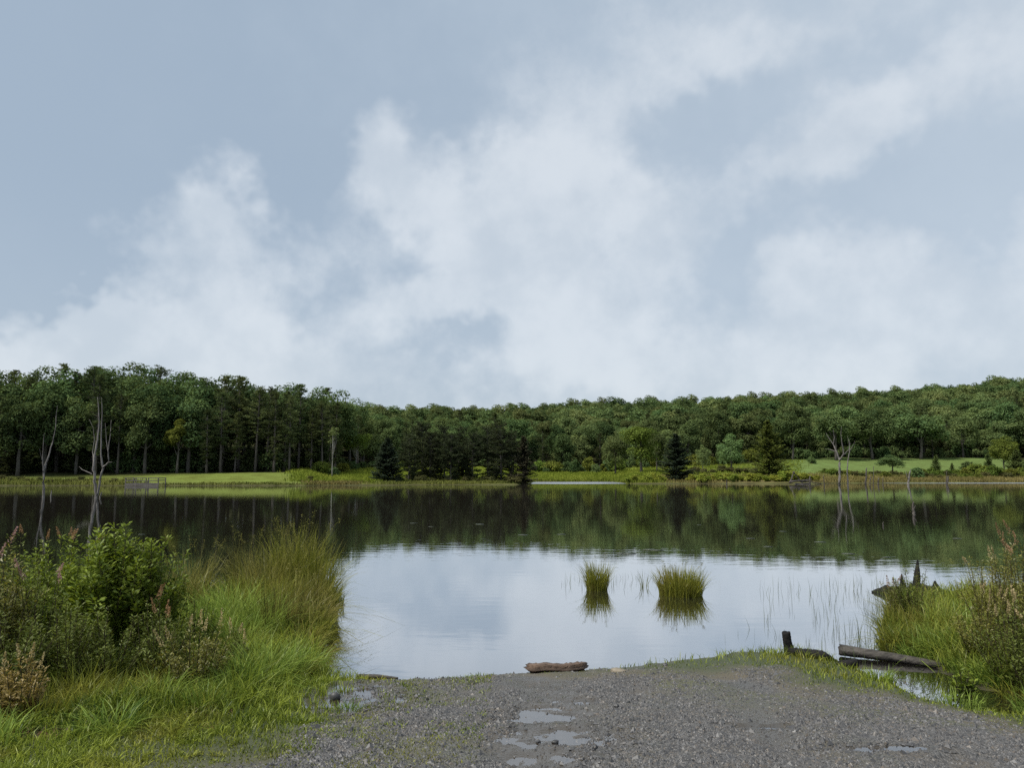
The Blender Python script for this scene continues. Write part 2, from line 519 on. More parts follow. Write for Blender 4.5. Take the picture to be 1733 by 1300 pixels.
th = np.linspace(-50, 50, 400) * math.pi / 180
rr = np.concatenate([np.linspace(110, 290, 170), np.geomspace(293, 1200, 60)])
TH, RR = np.meshgrid(th, rr)
GX, GY = RR * np.tan(TH) , RR.copy()
GZ, GS, GP, GE = far_h(GX, GY)
n_a = fbm2(GX / 8, GY / 8, 31)
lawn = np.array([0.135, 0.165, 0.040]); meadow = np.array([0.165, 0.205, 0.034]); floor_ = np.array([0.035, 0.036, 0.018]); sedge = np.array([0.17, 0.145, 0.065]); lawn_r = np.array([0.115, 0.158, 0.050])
mud = np.array([0.05, 0.042, 0.03])
wr = sstep(GP, 1150, 1350)[..., None]
wm = (sstep(GP + (n_a - .5) * 60, 500, 550) * (1 - sstep(GP, 1080, 1250)))[..., None]
colr = lawn * (1 - wm) + meadow * wm
colr = colr * (1 - wr) + lawn_r * wr
sed = (sstep(GP, 1080, 1180) * (1 - sstep(GS, 14, 26)))[..., None]
colr = colr * (1 - sed) + sedge * sed
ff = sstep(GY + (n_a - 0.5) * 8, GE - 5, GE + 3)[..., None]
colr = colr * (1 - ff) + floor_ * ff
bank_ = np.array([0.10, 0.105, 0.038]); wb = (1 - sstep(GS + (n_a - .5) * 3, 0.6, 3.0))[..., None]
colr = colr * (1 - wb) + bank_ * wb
uw = (1 - sstep(GS, -0.2, 0.5))[..., None]
colr = colr * (1 - uw) + mud * uw
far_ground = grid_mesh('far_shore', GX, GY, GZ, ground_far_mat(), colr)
tag(far_ground, 'green far shore with lawn, meadow and wooded hills', None, None, 'structure')

def water_mat(name, rough=0.02, rip=0.012, tint=1.0, clear=(0.20, 0.155, 0.085), stops=((0.45, 0.22), (0.68, 0.58), (0.78, 0.80), (0.90, 0.92))):
    m, N, out = new_mat(name)
    g = N.node('ShaderNodeNewGeometry')
    mp = N.node('ShaderNodeMapping'); mp.inputs['Scale'].default_value = (0.7, 2.2, 1)
    N.link(g.outputs['Position'], mp.inputs[0])
    n1 = N.noise(mp.outputs[0], 1.6, 3, 0.55)
    n2 = N.noise(mp.outputs[0], 0.25, 3, 0.5)
    hgt = N.math('ADD', n1, N.math('MULTIPLY', n2, 1.5))
    b = N.node('ShaderNodeBump'); b.inputs['Strength'].default_value = 1.0; b.inputs['Distance'].default_value = rip
    N.link(hgt, b.inputs['Height'])
    gl = N.node('ShaderNodeBsdfGlossy'); gl.inputs['Roughness'].default_value = rough
    gl.inputs['Color'].default_value = (0.93 * tint, 0.945 * tint, 0.97 * tint, 1)
    N.link(b.outputs[0], gl.inputs['Normal'])
    tr = N.node('ShaderNodeBsdfTransparent'); tr.inputs[0].default_value = clear + (1,)
    lw = N.node('ShaderNodeLayerWeight'); lw.inputs['Blend'].default_value = 0.5
    f = lw.outputs['Facing']
    cr = N.node('ShaderNodeValToRGB')
    e = cr.color_ramp.elements
    e[0].position = 0.0; e[0].color = (0.06, 0.06, 0.06, 1)
    e[1].position = 1.0; e[1].color = (0.98, 0.98, 0.98, 1)
    for ps, v in stops:
        q = e.new(ps); q.color = (v, v, v, 1)
    N.link(f, cr.inputs[0])
    df = N.node('ShaderNodeBsdfDiffuse'); df.inputs[0].default_value = (0.085, 0.076, 0.058, 1)     # suspended silt
    mu = N.node('ShaderNodeMixShader'); mu.inputs[0].default_value = 0.055
    N.link(gl.outputs[0], mu.inputs[1]); N.link(df.outputs[0], mu.inputs[2]); gl = mu
    mx = N.node('ShaderNodeMixShader')
    N.link(cr.outputs[0], mx.inputs[0]); N.link(tr.outputs[0], mx.inputs[1]); N.link(gl.outputs[0], mx.inputs[2])
    N.link(mx.outputs[0], out.inputs[0])
    return m

M['water'] = water_mat('lake_water', 0.012, 0.0016)
M['ruffled'] = water_mat('ruffled_water', 0.30, 0.05, 0.8)
M['puddle'] = water_mat('puddle_water', 0.08, 0.003, clear=(0.75, 0.68, 0.58), stops=((0.45, 0.12), (0.68, 0.36), (0.78, 0.52), (0.90, 0.8)))
mb = MB()
xs = np.linspace(-620, 620, 3); ys = np.array([1.0, 60.0, 230.0])
XX, YY = np.meshgrid(xs, ys)
lake = grid_mesh('lake_water', XX, YY, np.zeros_like(XX), M['water'])
tag(lake, 'still dark lake mirroring the trees and clouds', None, None, 'structure')

def sheet(name, poly, z, mat, label):
    mb = MB(); n = len(poly)
    c = np.mean(np.array(poly), 0)
    V = np.array([(p[0], p[1], z) for p in poly] + [(c[0], c[1], z)])
    mb.add(V, [(i, (i + 1) % n, n) for i in range(n)])
    o = mb.build(name, mat)
    return tag(o, label, None, None, 'structure')

def px_sheet(name, pxs, z, mat, label):
    return sheet(name, [at_z(a, b, z)[:2] for a, b in pxs], z, mat, label)
sheet('ruffled_water', [(x_at(p, y), y) for p, y in ((884, 160), (955, 157), (1030, 160), (1060, 163), (1056, 170), (1040, 200), (960, 200), (895, 200), (889, 170))], 0.004, M['ruffled'],
      'pale strip of wind ruffled water before the central meadow')
sheet('ruffled_water', [(x_at(p, y), y) for p, y in ((1500, 170), (1560, 168), (1650, 166), (1800, 165), (2300, 165), (2300, 185), (1750, 185), (1600, 180), (1490, 174))], 0.004, M['ruffled'],
      'pale strip of wind ruffled water along the right far shore')

# ---------------------------------------------------------------- tree makers
def make_broadleaf(seed, H, Rc, trunk_h, nleaf, size, mat, bark, nlobe=34, name='broadleaf_tree', flat=0.75, low=-0.35, tk=1.0):
    r = np.random.default_rng(seed)
    root = empty(name, (0, 0, 0))
    ch = H - trunk_h
    cz = trunk_h + ch * 0.48
    d = unit(nlobe, r); d[:, 2] = np.where(d[:, 2] < low, -d[:, 2] * 0.6, d[:, 2])
    rad = r.uniform(0.45, 0.86, nlobe)
    lc = d * rad[:, None] * np.array([Rc, Rc, ch * 0.5]) * np.array([1, 1, 0.95]) + np.array([0, 0, cz])
    lr = Rc * r.uniform(0.22, 0.42, nlobe)
    mb = MB()
    wts = lr ** 2 / np.sum(lr ** 2)
    for i in range(nlobe):
        k = max(8, int(nleaf * wts[i]))
        u = unit(k, r); u[:, 2] = np.where(r.random(k) < 0.35, np.abs(u[:, 2]), u[:, 2])
        rr_ = lr[i] * (0.55 + 0.55 * r.random(k) ** 0.6)
        c = lc[i] + u * rr_[:, None] * np.array([1, 1, flat])
        nor = norm(u * 0.7 + np.array([0, 0, 0.7]) + r.normal(size=(k, 3)) * 0.45)
        ax = norm(np.cross(nor, unit(k, r)))
        sz = size * r.uniform(0.6, 1.35, k)
        leaf_cards(mb, c, ax, nor, sz, sz * r.uniform(0.45, 0.8, k), np.clip(r.normal(0.45, 0.22, k) + r.normal(0, 0.15), 0, 1))
    mb.build('crown', mat, root)
    tb = MB()
    tr = (H * 0.017 + 0.05) * tk
    zz = np.linspace(-0.4, cz + ch * 0.15, 7)
    wob = np.cumsum(r.normal(0, 0.10, (7, 2)), 0) * H / 16
    wob -= wob[0]
    tp = np.stack([wob[:, 0], wob[:, 1], zz], 1)
    tube(tb, tp, tr * np.linspace(1.25, 0.35, 7), 8, rough=0.08, seed=seed)
    for i in r.choice(nlobe, min(nlobe, 11), replace=False):
        t = r.uniform(0.35, 0.85)
        s_ = np.array([np.interp(t * (len(zz) - 1), np.arange(7), tp[:, j]) for j in range(3)])
        e_ = lc[i]
        mid = (s_ + e_) / 2 + np.array([0, 0, -0.08 * Rc])
        tube(tb, [s_, mid, e_], [tr * 0.45, tr * 0.28, tr * 0.08], 5, cap=False)
    tb.build('trunk', bark, root)
    return root

def make_pine(seed, H, Rc, bare, ncl, mat, bark, name='pine_tree', dead=14, cl_n=26, size=0.34, step=1.0, puff=0.40):
    """tall forest pine: long bare trunk, level boughs, tufted crown"""
    r = np.random.default_rng(seed)
    root = empty(name, (0, 0, 0))
    tb, mb = MB(), MB()
    tr = 0.012 * H + 0.04
    k = 9
    zz = np.linspace(-0.4, H * 0.985, k)
    lean = r.normal(0, 0.012, 2)
    tp = np.stack([lean[0] * zz + np.sin(zz * 0.3) * 0.05, lean[1] * zz, zz], 1)
    tube(tb, tp, tr * np.linspace(1.2, 0.12, k), 8, rough=0.06, seed=seed)
    for i in range(dead):
        z = r.uniform(min(H * 0.12, bare * 0.6), bare); a = r.uniform(0, 6.28); L = r.uniform(0.5, 1.8)
        o = np.array([lean[0] * z, lean[1] * z, z]); dd = np.array([math.cos(a), math.sin(a), r.uniform(-0.3, 0.15)])
        tube(tb, [o, o + dd * L * 0.5, o + dd * L + np.array([0, 0, -0.1])], [0.03, 0.022, 0.008], 4, cap=False)
    z = bare
    while z < H - 0.4:
        t = (z - bare) / (H - bare)
        prof = Rc * (0.45 + 0.75 * min(1, t * 2.4)) * (1 - t ** 2.2) + 0.35
        for q in range(r.integers(2, 5)):
            a = r.uniform(0, 6.28); L = prof * r.uniform(0.55, 1.15)
            rise = r.uniform(-0.22, 0.30) + 0.75 * t ** 1.5
            o = np.array([lean[0] * z, lean[1] * z, z + r.uniform(-0.2, 0.2)])
            dd = np.array([math.cos(a), math.sin(a), rise])
            tip = o + dd * L
            tube(tb, [o, o + dd * L * 0.55, tip], [0.045, 0.03, 0.01], 4, cap=False)
            n = max(3, int(ncl * L / Rc))
            ts = r.uniform(0.28, 1.02, n)
            c = o + dd * (L * ts)[:, None] + r.normal(0, 0.16, (n, 3)) * np.array([1, 1, 0.55])
            for cc in c:
                m_ = cl_n
                u = unit(m_, r); u[:, 2] = np.abs(u[:, 2]) * 0.7
                pc = cc + u * r.uniform(0.1, puff, m_)[:, None] * np.array([1, 1, 0.8])
                nor = norm(np.cross(u, unit(m_, r)))
                sz = size * r.uniform(0.7, 1.3, m_)
                leaf_cards(mb, pc, u + np.array([0, 0, 0.15]), nor, sz, sz * 0.32, np.clip(r.normal(0.42, 0.25, m_), 0, 1), 0.05)
        z += r.uniform(0.32, 0.62) * step
    mb.build('crown', mat, root)
    tb.build('trunk', bark, root)
    return root

def make_spruce(seed, H, Rb, mat, bark, name='spruce_tree', dens=1.0, z0=0.25, droop=0.25, ragged=0.2, size=0.30):
    """conical spruce with boughs to the ground"""
    r = np.random.default_rng(seed)
    root = empty(name, (0, 0, 0))
    tb, mb = MB(), MB()
    tube(tb, [(0, 0, -0.3), (0, 0, H * 0.5), (0, 0, H)], [0.018 * H, 0.011 * H, 0.01], 8, rough=0.05, seed=seed)
    z = z0
    while z < H * 0.985:
        t = z / H
        L0 = Rb * (1 - t) ** 0.85 * (0.75 + 0.25 * min(1, t * 6)) + 0.12
        nb = int(6 + 6 * (1 - t))
        for q in range(nb):
            a = r.uniform(0, 6.28); L = L0 * r.uniform(1 - ragged * 2, 1 + ragged)
            o = np.array([0, 0, z + r.uniform(-0.15, 0.15)])
            dh = np.array([math.cos(a), math.sin(a), 0])
            rise = -droop + 0.75 * t
            P = lambda s: o + dh * (L * s)[:, None] + np.array([0, 0, 1.0]) * (L * (rise * s + 0.18 * s ** 3))[:, None]
            s3 = np.array([0, 0.5, 1.0]); tube(tb, P(s3), [0.03, 0.02, 0.006], 4, cap=False)
            n = int((26 + 46 * L) * dens)
            s = r.uniform(0.08, 1.0, n)
            side = np.array([-dh[1], dh[0], 0])
            spread = r.uniform(-1, 1, n) * (0.09 + 0.26 * L * (1 - s * 0.65))
            c = P(s) + side * spread[:, None] + np.array([0, 0, 1.0]) * (-np.abs(spread) * 0.25 + r.normal(0, 0.04, n))[:, None]
            ax = norm(dh + side * np.sign(spread)[:, None] * 0.7 + r.normal(0, 0.25, (n, 3)) + np.array([0, 0, -0.05]))
            nor = norm(np.array([0, 0, 1.0]) + r.normal(0, 0.45, (n, 3)))
            sz = size * r.uniform(0.7, 1.3, n)
            leaf_cards(mb, c, ax, nor, sz, sz * 0.38, np.clip(r.normal(0.4, 0.25, n), 0, 1), 0.05)
        z += (0.20 + 0.16 * (1 - t)) * max(1.0, H / 9.0) * 0.85
    mb.build('crown', mat, root)
    tb.build('trunk', bark, root)
    return root

def make_shrub(seed, H, Rc, nleaf, size, mat, bark, name='shrub', nl=14):
    r = np.random.default_rng(seed)
    root = empty(name, (0, 0, 0))
    mb, tb = MB(), MB()
    for i in range(nl):
        a = r.uniform(0, 6.28); q = Rc * r.uniform(0, 0.72)
        lr = Rc * r.uniform(0.28, 0.5)
        top = H - lr * 0.8
        c0 = np.array([math.cos(a) * q, math.sin(a) * q, max(lr * 0.6, r.uniform(0.25, 1.0) * top * (1 - 0.45 * (q / Rc) ** 2))])
        k = nleaf // nl
        u = unit(k, r); u[:, 2] = np.where(r.random(k) < 0.4, np.abs(u[:, 2]), u[:, 2])
        c = c0 + u * (lr * r.uniform(0.4, 1.1, k))[:, None] * np.array([1, 1, 0.85])
        c[:, 2] = np.abs(c[:, 2])
        nor = norm(u * 0.6 + np.array([0, 0, 0.6]) + r.normal(0, 0.5, (k, 3)))
        ax = norm(np.cross(nor, unit(k, r)) + np.array([0, 0, 0.25]))
        sz = size * r.uniform(0.6, 1.35, k)
        leaf_cards(mb, c, ax, nor, sz, sz * 0.5, np.clip(r.normal(0.45, 0.22, k) + r.normal(0, 0.12), 0, 1))
        tube(tb, [(0, 0, -0.1), c0 * np.array([0.5, 0.5, 0.6]), c0], [0.035 * H / 2 + 0.01, 0.02 * H / 2 + 0.006, 0.006], 5, cap=False)
    mb.build('foliage', mat, root)
    tb.build('stem', bark, root)
    return root

class Proto:
    """first use moves the made thing itself, later uses copy it and its parts"""
    def __init__(self, root): self.root, self.used = root, False
    def put(self, loc, rz, scale, name=None, label=None, cat='tree', group=None):
        o = self.root if not self.used else copy_tree(self.root)
        self.used = True
        if name: o.name = name
        o.location = [float(c) for c in loc]; o.rotation_euler = (0, 0, rz)
        o.scale = (scale, scale, scale) if np.isscalar(scale) else scale
        for k in ('label', 'category', 'group'):
            if k in o: del o[k]
        return tag(o, label, cat, group)

def rz(): return float(rng.uniform(0, 6.28))

# ---------------------------------------------------------------- the dark pine wood on the left
PINES = [Proto(make_pine(100 + i, 20.0, rc, bare, 7, M['needle_pine'], M['bark_pine'], cl_n=15, size=0.42, puff=0.6)) for i, (rc, bare) in enumerate(((2.7, 7.0), (2.3, 4.5), (3.0, 8.5), (2.5, 3.2)))]
PY_SKY = ([-400, 0, 100, 220, 330, 440, 520, 590, 640], [630, 612, 608, 603, 626, 624, 643, 657, 684])
WOODS_L = [Proto(make_broadleaf(150 + i, 16.0, 4.6, 1.4, 6500, 0.44, M['leaf_dark'], M['bark_grey'], 44, low=-0.75)) for i in range(3)]
DECID_L = [(10, 9), (75, 3), (128, 2), (172, 7), (245, 1), (268, 4), (318, 3), (355, 12), (-60, 20), (140, 24), (230, 24), (320, 24), (420, 24), (-10, 16), (60, 18), (118, 17), (185, 15), (205, 19), (250, 16), (285, 20), (370, 19), (455, 17), (485, 15), (545, 19), (30, 0), (95, 8), (225, 5), (262, 10), (335, 9), (570, 14), (520, 18), (150, 14), (-40, 8), (590, 22), (410, 14), (300, 15)]
npine = 0
for row in range(5):
    p = -130.0
    while p < 600:
        p += rng.uniform(18, 40) * (1.0 if row < 3 else 1.5)
        y = np.interp(p, *T_EDGE) + 1.0 + row * 6.5 + rng.uniform(-2.5, 2.5)
        if any(abs(p - dp) < 17 and abs(y - np.interp(dp, *T_EDGE) - dy) < 5.5 for dp, dy in DECID_L): continue
        x = x_at(p, y); z = fz(x, y)
        top = at_y(p, np.interp(p, *PY_SKY), y)[2]
        h = (top - z) * rng.uniform(0.72, 0.97)
        if row == 0: h *= rng.uniform(0.78, 1.0)
        s = h / 20.0
        PINES[npine % 4].put((x, y, z), rz(), (s * rng.uniform(0.9, 1.2), s * rng.uniform(0.9, 1.2), s), None,
            'tall bare trunked pine ' + ('behind the forked dead tree' if p < 110 else 'behind the many stemmed dead tree' if p < 205 else 'behind the fishing platform' if p < 300 else 'along the left lawn' if p < 500 else 'at the right end of the left wood') + (', in front' if row < 2 else ', farther back'), 'tree', 'pines of the left wood')
        npine += 1
for i, (p, dy) in enumerate(DECID_L):
    y = np.interp(p, *T_EDGE) + dy; x = x_at(p, y); z = fz(x, y)
    top = at_y(p, np.interp(p, *PY_SKY) + (-2 if dy > 7 else rng.uniform(12, 60)), y)[2]
    s = (top - z) / 16.0
    WOODS_L[i % 3].put((x, y, z), rz(), (s * 0.85, s * 0.85, s), None, 'round leafy tree among pines ' + ('behind the forked dead tree' if p < 110 else 'behind the many stemmed dead tree' if p < 205 else 'behind the fishing platform' if p < 300 else 'along the left lawn' if p < 500 else 'at the right end of the left wood') + (', at the front' if dy < 9 else ', at the back'), 'tree', 'leafy trees of the left wood')
# young conifers under the pines
SAP = [Proto(make_spruce(170 + i, 8.0, 2.3, M['needle_pine'], M['bark_pine'], 'young_conifer', 0.8, 0.5, 0.1, 0.3, 0.36)) for i in range(2)]
for i, p in enumerate((-60, -15, 22, 58, 112, 135, 190, 238, 262, 300, 352, 378, 420, 468, 505, 540, 80, 160, 330, 440)):
    y = np.interp(p, *T_EDGE) + rng.uniform(2, 9) + (8 if i > 15 else 0); x = x_at(p, y)
    s = rng.uniform(0.7, 1.35)
    SAP[i % 2].put((x, y, fz(x, y)), rz(), s, None, 'young dark conifer under the tall trees ' + ('behind the forked dead tree' if p < 110 else 'behind the many stemmed dead tree' if p < 205 else 'behind the fishing platform' if p < 300 else 'along the left lawn' if p < 500 else 'at the right end of the left wood'), 'tree', 'young conifers of the left wood')
# yellowing maple at the wood's edge
mp_ = make_broadleaf(160, 9.5, 2.6, 2.6, 4200, 0.36, M['leaf_yellow'], M['bark_grey'], 18)
y = 153.0; x = x_at(299, y)
Proto(mp_).put((x, y, fz(x, y)), 1.0, (1.0, 1.0, 1.15), None, 'yellow green maple at the edge of the dark left wood', 'tree')
# thin birch and two small trees right of the lawn
y = 158.0; x = x_at(562, y)
b1 = make_broadleaf(161, 13.0, 1.3, 4.5, 520, 0.28, M['leaf_wood'], M['bark_birch'], 16, 'birch_tree', tk=0.3)
Proto(b1).put((x, y, fz(x, y)), 0.4, (1, 1, 0.98), None, 'thin pale birch standing alone on the green bank left of the spruce', 'tree')
y = 196.0; x = x_at(602, y)
b2 = make_broadleaf(162, 13.0, 4.2, 3.2, 4200, 0.38, M['leaf_bush'], M['bark_birch'], 26, tk=0.7)
Proto(b2).put((x, y, fz(x, y)), 0.4, (0.9, 0.9, 0.85), None, 'light green tree with pale trunk behind the green bank', 'tree')
y = 186.0; x = x_at(556, y)
b3 = make_broadleaf(163, 9.0, 2.8, 1.5, 2600, 0.36, M['leaf_wood'], M['bark_grey'], 16)
Proto(b3).put((x, y, fz(x, y)), 0.4, 1.0, None, 'small grey green tree at the right end of the left wood', 'tree')

# ---------------------------------------------------------------- conifers of the central spit
def top_scale(p, pytop, y, H):
    x = x_at(p, y); z = fz(x, y)
    return x, z, (at_y(p, pytop, y)[2] - z) / H
y = 149.0; x, z, s = top_scale(655, 741, y, 9.0)
Proto(make_spruce(200, 9.0, 3.6, M['needle_spruce'], M['bark_grey'], 'spruce_tree', 1.1, 0.15, 0.22, 0.12)).put((x, y, z), 0.3, (s * 1.12, s * 1.12, s), None,
    'dense dark cone shaped spruce at the water, left end of the spit', 'tree')
SP = [Proto(make_pine(210 + i, 11.0, 3.3, 1.0, 11, M['needle_spit'], M['bark_grey'], 'pine_tree', 5, 18, 0.34, 0.8, 0.6)) for i in range(3)]
for i, (p, t, yy, wd) in enumerate(((692, 740, 154, 0.85), (715, 716, 160, 1.15), (752, 722, 156, 1.0), (776, 724, 163, 1.05), (800, 732, 155, 0.9), (826, 722, 158, 1.1), (848, 718, 154, 1.1), (866, 738, 162, 0.9), (735, 738, 165, 1.0), (763, 735, 153, 0.9), (788, 742, 160, 1.0), (838, 742, 163, 1.0), (702, 748, 166, .9), (728, 732, 155, .9))):
    x, z, s = top_scale(p, t, yy, 11.0)
    SP[i % 3].put((x, yy, z), rz(), (s * wd, s * wd, s), None, 'broad dark pine of the central spit, ' + ('left end by the spruce' if p < 720 else 'left of the middle' if p < 758 else 'in the middle' if p < 795 else 'right of the middle' if p < 842 else 'at the right end') + (', close to the water' if yy < 159 else ', farther back'), 'tree', 'pines of the central spit')
y = 153.0; x, z, s = top_scale(886, 738, y, 9.0)
Proto(make_spruce(220, 9.0, 2.3, M['needle_brown'], M['bark_grey'], 'spruce_tree', 0.5, 0.3, 0.15, 0.3)).put((x, y, z), 0.3, (s * 1.25, s * 1.25, s), None,
    'thin half bare brownish spruce at the right end of the spit', 'tree')
# right spruces
y = 172.0; x, z, s = top_scale(1145, 734, y, 9.0)
Proto(make_spruce(221, 9.0, 2.7, M['needle_spruce'], M['bark_grey'], 'spruce_tree', 0.65, 0.3, 0.18, 0.3)).put((x, y, z), 1.3, (s * 1.5, s * 1.5, s), None,
    'ragged dark spruce on the right shore beside the bright leafy tree', 'tree')
y = 174.0; x, z, s = top_scale(1302, 711, y, 12.0)
Proto(make_spruce(222, 12.0, 3.4, M['needle_fir'], M['bark_grey'], 'fir_tree', 0.85, 0.5, 0.1, 0.25)).put((x, y, z), 1.3, (s * 1.35, s * 1.35, s), None,
    'tall pointed green fir on the right shore left of the lawn', 'tree')

# ---------------------------------------------------------------- leafy trees standing before the hill
feature = [  # px, top px, y, width factor, material, label
    (1086, 706, 205, 1.0, 'leaf_bright', 'bright green leafy tree at the right end of the meadow'),
    (1112, 722, 214, 0.7, 'leaf_wood', 'darker leafy tree close behind the bright green one by the meadow'),
    (1042, 722, 222, 0.8, 'leaf_wood', 'olive green leafy tree at the back of the meadow'),
    (1238, 732, 212, 1.05, 'leaf_wood', 'low spreading grey green tree left of the tall fir'),
    (1190, 748, 206, 0.7, 'leaf_wood', 'small grey green tree right of the ragged spruce'),
    (1343, 694, 250, 1.0, 'leaf_dark', 'broad leafy tree with dark bare trunk at the upper left of the right lawn'),
    (1416, 688, 252, 1.05, 'leaf_dark', 'big leafy tree behind the bare dead tree on the right lawn'),
    (1478, 692, 256, 1.2, 'leaf_dark', 'wide dark leafy tree overhanging the middle of the right lawn'),
    (1560, 690, 262, 1.3, 'leaf_dark', 'largest dark leafy tree at the top of the right lawn'),
    (1632, 700, 268, 1.1, 'leaf_wood', 'leafy tree at the upper right of the right lawn'),
    (1700, 733, 214, 0.95, 'leaf_bush', 'round olive tree above the pale bushes at the far right'),
    (1510, 768, 202, 1.7, 'leaf_dark', 'small dark spreading tree standing alone on the right lawn'),
]
fprotos = {}
for i, (p, t, yy, wd, mat, lab) in enumerate(feature):
    key = (mat, i % 2)
    if key not in fprotos:
        fprotos[key] = Proto(make_broadleaf(240 + i, 14.0, 5.2, 2.4 if mat == 'leaf_dark' else 1.6, 7000, 0.46, M[mat], M['bark_grey'], 36, low=-0.5 if mat == 'leaf_dark' else -0.8))
    x, z, s = top_scale(p, t, yy, 14.0)
    fprotos[key].put((x, yy, z - 0.1), rz(), (s * wd, s * wd, s), None, lab, 'tree')

# ---------------------------------------------------------------- the hillside wood
HW = [Proto(make_broadleaf(300 + i, 17.0 + (i % 3) * 1.5, 6.0, 0.8, 8200, 0.60, M['leaf_wood'] if i % 3 != 2 else M['leaf_dark'], M['bark_grey'], 46, low=-0.85)) for i in range(6)]
cand = []
for yy in np.arange(216, 545, 9.0):
    px = 560.0
    step = 8.4 / (yy / FPX)
    while px < 1960:
        px += step * rng.uniform(0.75, 1.25)
        y_ = yy + rng.uniform(-3, 3)
        ed = np.interp(px, *T_EDGE)
        if y_ < ed + 1.0: continue
        if px < 640 and y_ < 216: continue
        cand.append((y_ - ed, px, y_))
cand.sort()
near, rest = cand[:285], cand[285:]
for k_ in range(520):                                  # behind the pines of the left wood
    p_ = rng.uniform(-1100, 600); rest.append((0, p_, float(np.interp(p_, *T_EDGE)) + rng.uniform(34, 110)))
for i, (dd, px, y_) in enumerate(near):
    x = x_at(px, y_); z = fz(x, y_)
    where_ = ('behind the thin birch' if px < 640 else 'behind the central spit' if px < 890 else 'behind the marsh meadow' if px < 1060 else 'between the bright green tree and the fir' if px < 1310 else 'above the right lawn' if px < 1660 else 'at the right edge')
    if i % 8 == 3:
        s = rng.uniform(0.62, 0.92)
        PINES[i % 4].put((x, y_, z), rz(), (s * 1.25, s * 1.25, s), None, 'dark pine among leafy trees of the hillside ' + where_, 'tree', 'dark pines of the hillside wood')
        continue
    s = rng.uniform(0.66, 1.12) * (0.85 if dd < 8 else 1.0) * (0.84 if px < 1250 else 1.0)
    HW[i % 6].put((x, y_, z), rz(), (s * rng.uniform(0.85, 1.15), s * rng.uniform(0.85, 1.15), s), None,
        'leafy hillside tree ' + ('behind the thin birch' if px < 640 else 'behind the central spit' if px < 890 else 'behind the marsh meadow' if px < 1060 else 'between the bright green tree and the fir' if px < 1310 else 'above the right lawn' if px < 1660 else 'at the right edge') + (', in the front row' if dd < 9 else ', in the second row' if dd < 18 else ', higher on the slope'), 'tree', 'trees at the front of the hillside wood')

# the rest of the hill: far-off crowns that read as one mass
wood_col = bpy.data.collections.new('far_crowns')
for i in range(3):
    tmp = make_broadleaf(330 + i, 17.0, 6.2, 1.5, 4200, 0.80, M['leaf_wood'] if i < 2 else M['leaf_dark'], M['bark_grey'], 40)
    for c_ in list(tmp.children):
        COL.objects.unlink(c_)
        if c_.name.startswith('crown'):
            c_.parent = None; wood_col.objects.link(c_)
        else: bpy.data.objects.remove(c_)
    bpy.data.objects.remove(tmp)
mbp = np.array([(x_at(px, y_), y_, fz(x_at(px, y_), y_)) for dd, px, y_ in rest])
pm = bpy.data.meshes.new('hillside_wood')
pm.vertices.add(len(mbp)); pm.vertices.foreach_set('co', mbp.astype(np.float32).ravel())
hill_o = bpy.data.objects.new('hillside_wood', pm); COL.objects.link(hill_o)
tag(hill_o, 'far crowns of the leafy wood covering the hill up to its ridge', 'wood', None, 'stuff')
ng = bpy.data.node_groups.new('scatter_crowns', 'GeometryNodeTree')
ng.interface.new_socket('Geometry', in_out='INPUT', socket_type='NodeSocketGeometry')
ng.interface.new_socket('Geometry', in_out='OUTPUT', socket_type='NodeSocketGeometry')
gi, go = ng.nodes.new('NodeGroupInput'), ng.nodes.new('NodeGroupOutput')
iop = ng.nodes.new('GeometryNodeInstanceOnPoints')
ci = ng.nodes.new('GeometryNodeCollectionInfo')
ci.inputs['Collection'].default_value = wood_col
ci.inputs['Separate Children'].default_value = True
iop.inputs['Pick Instance'].default_value = True
rs = ng.nodes.new('FunctionNodeRandomValue'); rs.data_type = 'FLOAT_VECTOR'
rs.inputs[0].default_value = (0.65, 0.65, 0.72); rs.inputs[1].default_value = (1.25, 1.25, 1.12)
rr3 = ng.nodes.new('FunctionNodeRandomValue'); rr3.data_type = 'FLOAT_VECTOR'
rr3.inputs[0].default_value = (0, 0, 0); rr3.inputs[1].default_value = (0, 0, 6.28)
ng.links.new(gi.outputs[0], iop.inputs['Points']); ng.links.new(ci.outputs[0], iop.inputs['Instance'])
ng.links.new(rs.outputs[0], iop.inputs['Scale']); ng.links.new(rr3.outputs[0], iop.inputs['Rotation'])
ng.links.new(iop.outputs[0], go.inputs[0])
md = hill_o.modifiers.new('scatter', 'NODES'); md.node_group = ng
# ---------------------------------------------------------------- dead trees, stumps and posts of the far water
def snag(name, y, limbs, label, mat, group=None, cat='dead tree', seed=0):
    """limbs: lists of (px, py, depth offset, radius); the first limb is the trunk"""
    r = np.random.default_rng(seed)
    first = limbs[0][0]
    b = at_y(first[0], first[1], y)
    zb = min(0.0, b[2]) - 0.3
    root = empty(name, (b[0], y, 0))
    for i, lb in enumerate(limbs):
        P = np.array([at_y(px, py, y + dy) for px, py, dy, rd in lb]) - np.array([b[0], y, 0])
        rd = np.array([q[3] for q in lb]) * (0.64 if y < 100 else 0.6)
        if i == 0: P = np.concatenate([[[P[0][0], P[0][1], zb]], P]); rd = np.concatenate([[rd[0] * 1.15], rd])
        # finer, crooked line
        t = np.linspace(0, len(P) - 1, (len(P) - 1) * 4 + 1)
        Q = np.stack([np.interp(t, np.arange(len(P)), P[:, k]) for k in range(3)], 1)
        rr_ = np.interp(t, np.arange(len(P)), rd)
        jit = r.normal(0, 1, Q.shape) * rr_[:, None] * 0.22; jit[0] = 0
        mb = MB(); tube(mb, Q + jit, rr_, 8, rough=0.12, seed=seed + i)
        mb.build('trunk' if i == 0 else 'limb', mat, root)
    return tag(root, label, cat, group)

